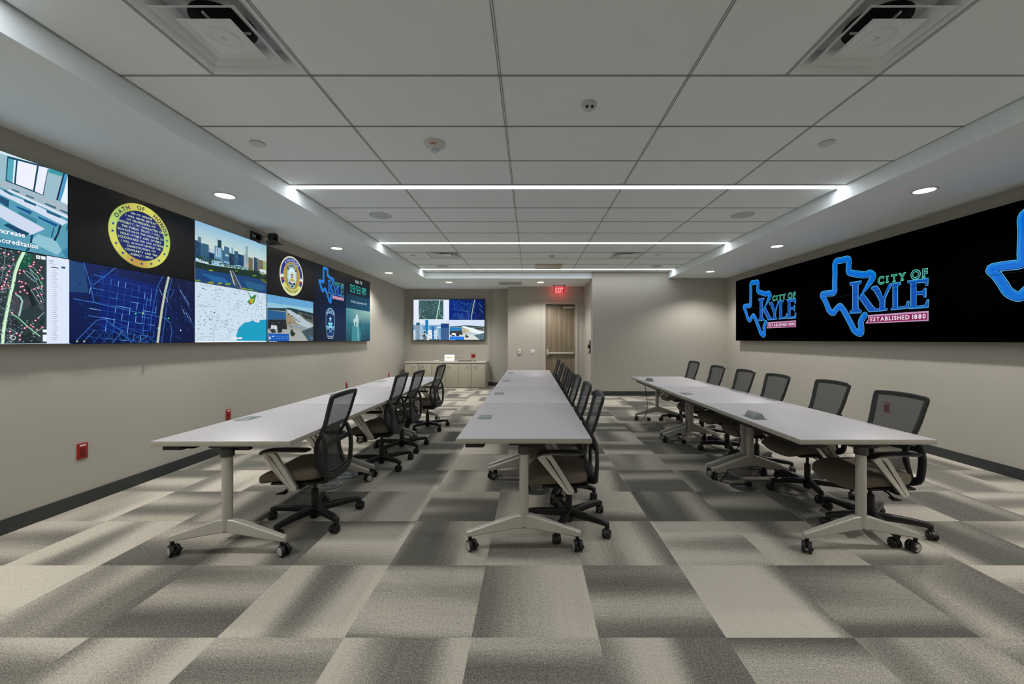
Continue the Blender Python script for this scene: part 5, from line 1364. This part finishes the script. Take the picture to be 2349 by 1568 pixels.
o = bpy.data.objects.new('exit_glow', d); o.parent = t; o.location = (0, .008, -.12); o.rotation_euler = (PI / 2, 0, 0); C.objects.link(o)

# ---------------------------------------------------------------- ceiling devices
def diffuser(x0, y0, label):
    s = .588
    t = thing('air_diffuser', label, 'air diffuser', (x0 + s / 2, y0 + s / 2, Z_CEIL), 0, 'square louvred air diffusers in the tiled ceiling')
    def frustum(ro, zo, ri, zi, th=.0015, shape=8):
        bm = bmesh.new()
        A = [(-1, -1), (1, -1), (1, 1), (-1, 1)]
        for (r1, z1, r2, z2) in ((ro, zo, ri, zi), (ri - .001, zi + th, ro, zo + th)):
            a = [bm.verts.new((p[0] * r1, p[1] * r1, z1)) for p in A]; b = [bm.verts.new((p[0] * r2, p[1] * r2, z2)) for p in A]
            for i in range(4): bm.faces.new((a[i], a[(i + 1) % 4], b[(i + 1) % 4], b[i]))
        return bm
    h = s / 2
    bm = bmesh.new()
    # pan: flat lip, then a coved slope up to a square back
    prof = [(h, .0), (h - .012, -.003), (h - .03, .006), (h - .06, .030), (h - .090, .062), (h - .095, .078)]
    A = [(-1, -1), (1, -1), (1, 1), (-1, 1)]
    rings = [[bm.verts.new((q[0] * r_, q[1] * r_, z_)) for q in A] for r_, z_ in prof]
    for a, b in zip(rings[:-1], rings[1:]):
        for i in range(4): bm.faces.new((a[i], a[(i + 1) % 4], b[(i + 1) % 4], b[i]))
    bm.faces.new(rings[-1])
    link('back_pan', bm, M_DIFF, t)
    link('duct_opening', lathe(bmesh.new(), [(.155, .077), (.155, .073), (.001, .073)], seg=40), M_DARK, t)
    for prof, nm in (([(.217, -.004), (.214, -.006), (.185, .012), (.150, .045), (.146, .047), (.180, .016), (.212, -.002)], 'outer_cone'), ([(.143, -.010), (.140, -.012), (.115, .0), (.09, .02), (.087, .022), (.112, .004), (.138, -.008)], 'inner_cone')):
        bm = bmesh.new()
        rings = [[bm.verts.new((q[0] * r_, q[1] * r_, z_)) for q in A] for r_, z_ in prof]
        for a, b in zip(rings, rings[1:] + rings[:1]):
            for i in range(4): bm.faces.new((a[i], a[(i + 1) % 4], b[(i + 1) % 4], b[i]))
        link(nm, bm, M_DIFF, t)
    bm = bmesh.new(); box(bm, -.118, .118, -.118, .118, .0, .003)
    lathe(bm, [(.085, .0), (.078, -.006), (.055, -.009), (.052, -.006), (.001, -.006)], seg=36)
    link('centre_plate', bm, M_DIFF, t)
    link('latch', lathe(bmesh.new(), [(.014, -.006), (.014, -.009), (.001, -.009)], seg=16), M_GREYS, t)
    bm = bmesh.new(); box(bm, -.004, .004, -.145, .145, .020, .030); box(bm, -.145, .145, -.004, .004, .020, .030); box(bm, -.004, .004, -.004, .004, .003, .076)
    link('spider_bracket', bm, M_DIFF, t, smooth=False)
diffuser(-1.983, 1.885, 'square white air diffuser in the ceiling, top left of the view')
diffuser(1.612, 1.885, 'square white air diffuser in the ceiling, top right of the view')
diffuser(-1.983, 7.505, 'square air diffuser in the far ceiling on the left')
diffuser(1.612, 7.505, 'square air diffuser in the far ceiling on the right')
bm = bmesh.new()
t = thing('return_grille', 'rectangular grey return air grille in the back soffit', 'vent grille', (-.535, 10.585, Z_SOF))
bm = bmesh.new()
for a in ((-.315, .315, -.285, -.265), (-.315, .315, .265, .285), (-.315, -.295, -.265, .265), (.295, .315, -.265, .265)): box(bm, *a, -.008, 0)
link('frame', bm, M_GREYS, t, smooth=False)
link('backing', box(bmesh.new(), -.295, .295, -.265, .265, -.002, 0), M_DARK, t, smooth=False)
bm = bmesh.new()
for i in range(26):
    y = -.262 + i * .0205; box(bm, -.295, .295, y, y + .012, -.006, -.003)
q = link('louvre_blades', bm, M_GREYS, t, smooth=False)

t = thing('fire_strobe', 'white round ceiling fire strobe with red FIRE print', 'fire alarm', (-.81, 3.346, Z_CEIL))
link('base', lathe(bmesh.new(), [(.088, 0), (.090, -.012), (.082, -.024), (.058, -.046), (.040, -.052), (.001, -.052)], seg=40), M_WHITE, t)
bm = bmesh.new(); lathe(bm, [(.030, -.052), (.031, -.060), (.026, -.076), (.012, -.086), (.001, -.087)], seg=8)
link('strobe_lens', bm, M_LENS, t)
tr, w_ = text_tris('FIRE', .017, 0, 0, bold=.03, gap=.2)
cv = Canvas(); cv.tris([[(p[0] - w_ / 2, p[1] - .0085) for p in q] for q in tr], (150, 24, 20))
import mathutils
r0, z0, r1, z1 = .082, -.024, .058, -.046
up = Vector((0, -(r0 - r1), (z0 - z1))).normalized()
mid = Vector((0, -(r0 + r1) / 2, (z0 + z1) / 2))
ob = cv.build('fire_print', t, mid, (1, 0, 0), up, M_TEXTR, base=.0012)
for x, y, lb in ((.412, 2.79, 'grey dome occupancy sensor with two dark eyes, large in the near ceiling'), (.414, 7.83, 'small grey dome occupancy sensor in the far ceiling')):
    t = thing('occupancy_sensor', lb, 'sensor', (x, y, Z_CEIL), 0)
    link('dome', lathe(bmesh.new(), [(.055, 0), (.056, -.010), (.050, -.024), (.034, -.038), (.014, -.044), (.001, -.045)], seg=32), M_GREYS, t)
    for dx in (-.018, .018):
        e = link('sensor_eye', lathe(bmesh.new(), [(.010, .0), (.010, -.006), (.007, -.008), (.001, -.008)], seg=16), M_BLACK, t)
        e.location = (dx, -.030, -.034); e.rotation_euler = (math.radians(-38), 0, 0)
    link('button', box(bmesh.new(), -.014, .006, .022, .034, -.042, -.030, .003), M_GREYS, t)
for x, y, z, r, lb in ((-2.31, 3.346, Z_CEIL, .058, 'flat round white cover in the near ceiling on the left'), (2.50, 3.34, Z_CEIL, .058, 'flat round white cover in the near ceiling on the right'),
                       (-2.33, 7.82, Z_CEIL, .055, 'flat round white cover in the far ceiling on the left'), (2.49, 7.75, Z_CEIL, .055, 'flat round white cover in the far ceiling on the right')):
    t = thing('sprinkler_cover', lb, 'ceiling cover', (x, y, z), 0, 'flat round covers in the tiled ceiling')
    link('disc', lathe(bmesh.new(), [(r, -.004), (r, -.010), (r - .004, -.013), (.001, -.013)], seg=32), M_WHITE, t)
    link('neck', lathe(bmesh.new(), [(r - .012, 0), (r - .012, -.004)], seg=24), M_CAPG, t)
for x, y, lb in ((-2.95, 4.12, 'left soffit, beside the nearest visible downlight'), (-2.98, 6.50, 'left soffit, beside the middle downlight'), (3.74, 3.98, 'right soffit, beside the nearest visible downlight'), (3.78, 6.36, 'right soffit, beside the middle downlight'), (3.79, 8.73, 'right soffit, beside the farthest downlight'), (-2.10, 10.68, 'back soffit, beside the downlight over the television')):
    t = thing('soffit_sensor', 'small flat white emergency sensor in the ' + lb, 'sensor', (x, y, Z_SOF), 0, 'small flat sensors beside the downlights')
    link('plate', lathe(bmesh.new(), [(.048, 0), (.048, -.003), (.044, -.005), (.001, -.005)], seg=28), M_CEILP, t)
    link('indicator', lathe(bmesh.new(), [(.004, -.005), (.004, -.007), (.001, -.007)], (-.015, -.01, 0), seg=10), M_REDL, t)
for x, y, r, lb in ((-2.01, 5.30, .145, 'near left'), (2.83, 5.28, .145, 'near right'), (-1.99, 8.99, .14, 'far left'), (2.86, 8.99, .14, 'far right')):
    t = thing('ceiling_speaker', 'round flush ceiling speaker grille, ' + lb + ' of the tiled ceiling', 'speaker', (x, y, Z_CEIL), 0, 'round speakers in the tiled ceiling')
    link('grille', lathe(bmesh.new(), [(r, 0), (r, -.003), (r - .006, -.006), (.001, -.006)], seg=44), M_SPK, t)
t = thing('ceiling_panel', 'square beige ceiling access point panel with tiny red lights at its corners', 'ceiling panel', (.405, 8.975, Z_CEIL))
link('panel', box(bmesh.new(), -.30, .30, -.29, .29, -.022, 0, .003), mat('beige_panel', (186, 178, 160), .3, noise=.01), t)
bm = bmesh.new()
for q in ((-.26, -.25), (-.26, .25), (.26, .25)): box(bm, q[0] - .008, q[0] + .008, q[1] - .008, q[1] + .008, -.025, -.022)
link('corner_light', bm, M_REDL, t)

# ---------------------------------------------------------------- conference camera above the left video wall
t = thing('conference_camera', 'black pan-tilt conference camera on a wall shelf above the left video wall', 'camera', (XL, 5.36, 2.672))
bm = bmesh.new()
box(bm, .0, .34, -.075, .075, 0, .006, .001); box(bm, 0, .006, -.10, .10, 0, .16, .002)
link('wall_shelf', bm, M_BLACK, t)
link('label_tag', box(bmesh.new(), .006, .008, -.06, .0, .085, .115), M_GREYS, t)
bm = bmesh.new()
lathe(bm, [(.075, .007), (.085, .016), (.080, .028), (.050, .036), (.02, .038)], (.245, 0, 0), seg=32)
link('base', bm, M_CAPG, t)
bm = bmesh.new()
box(bm, .215, .275, .042, .062, .034, .125, .010); box(bm, .215, .275, -.062, -.042, .034, .125, .010); lathe(bm, [(.03, .036), (.03, .05)], (.245, 0, 0), seg=20)
link('yoke', bm, M_BLACK, t)
bm = bmesh.new()
lathe(bm, [(.036, -.052), (.042, -.04), (.044, 0), (.042, .03), (.034, .042)], (.245, 0, .105), 'X', 28)
hd = link('camera_head', bm, M_BLACK, t)
link('lens', lathe(bmesh.new(), [(.026, .042), (.026, .052), (.018, .054), (.001, .048)], (.245, 0, .105), 'X', 24), M_PANEL, hd)
link('cable', tube(bmesh.new(), [(.13 + .045 * math.cos(a), .01, .055 + .045 * math.sin(a)) for a in [i * 2 * PI / 20 + PI for i in range(21)]], .003, 8), M_CORD, t)
link('wall_plug', box(bmesh.new(), .008, .05, .03, .08, .07, .14, .006), M_BLACK, t)
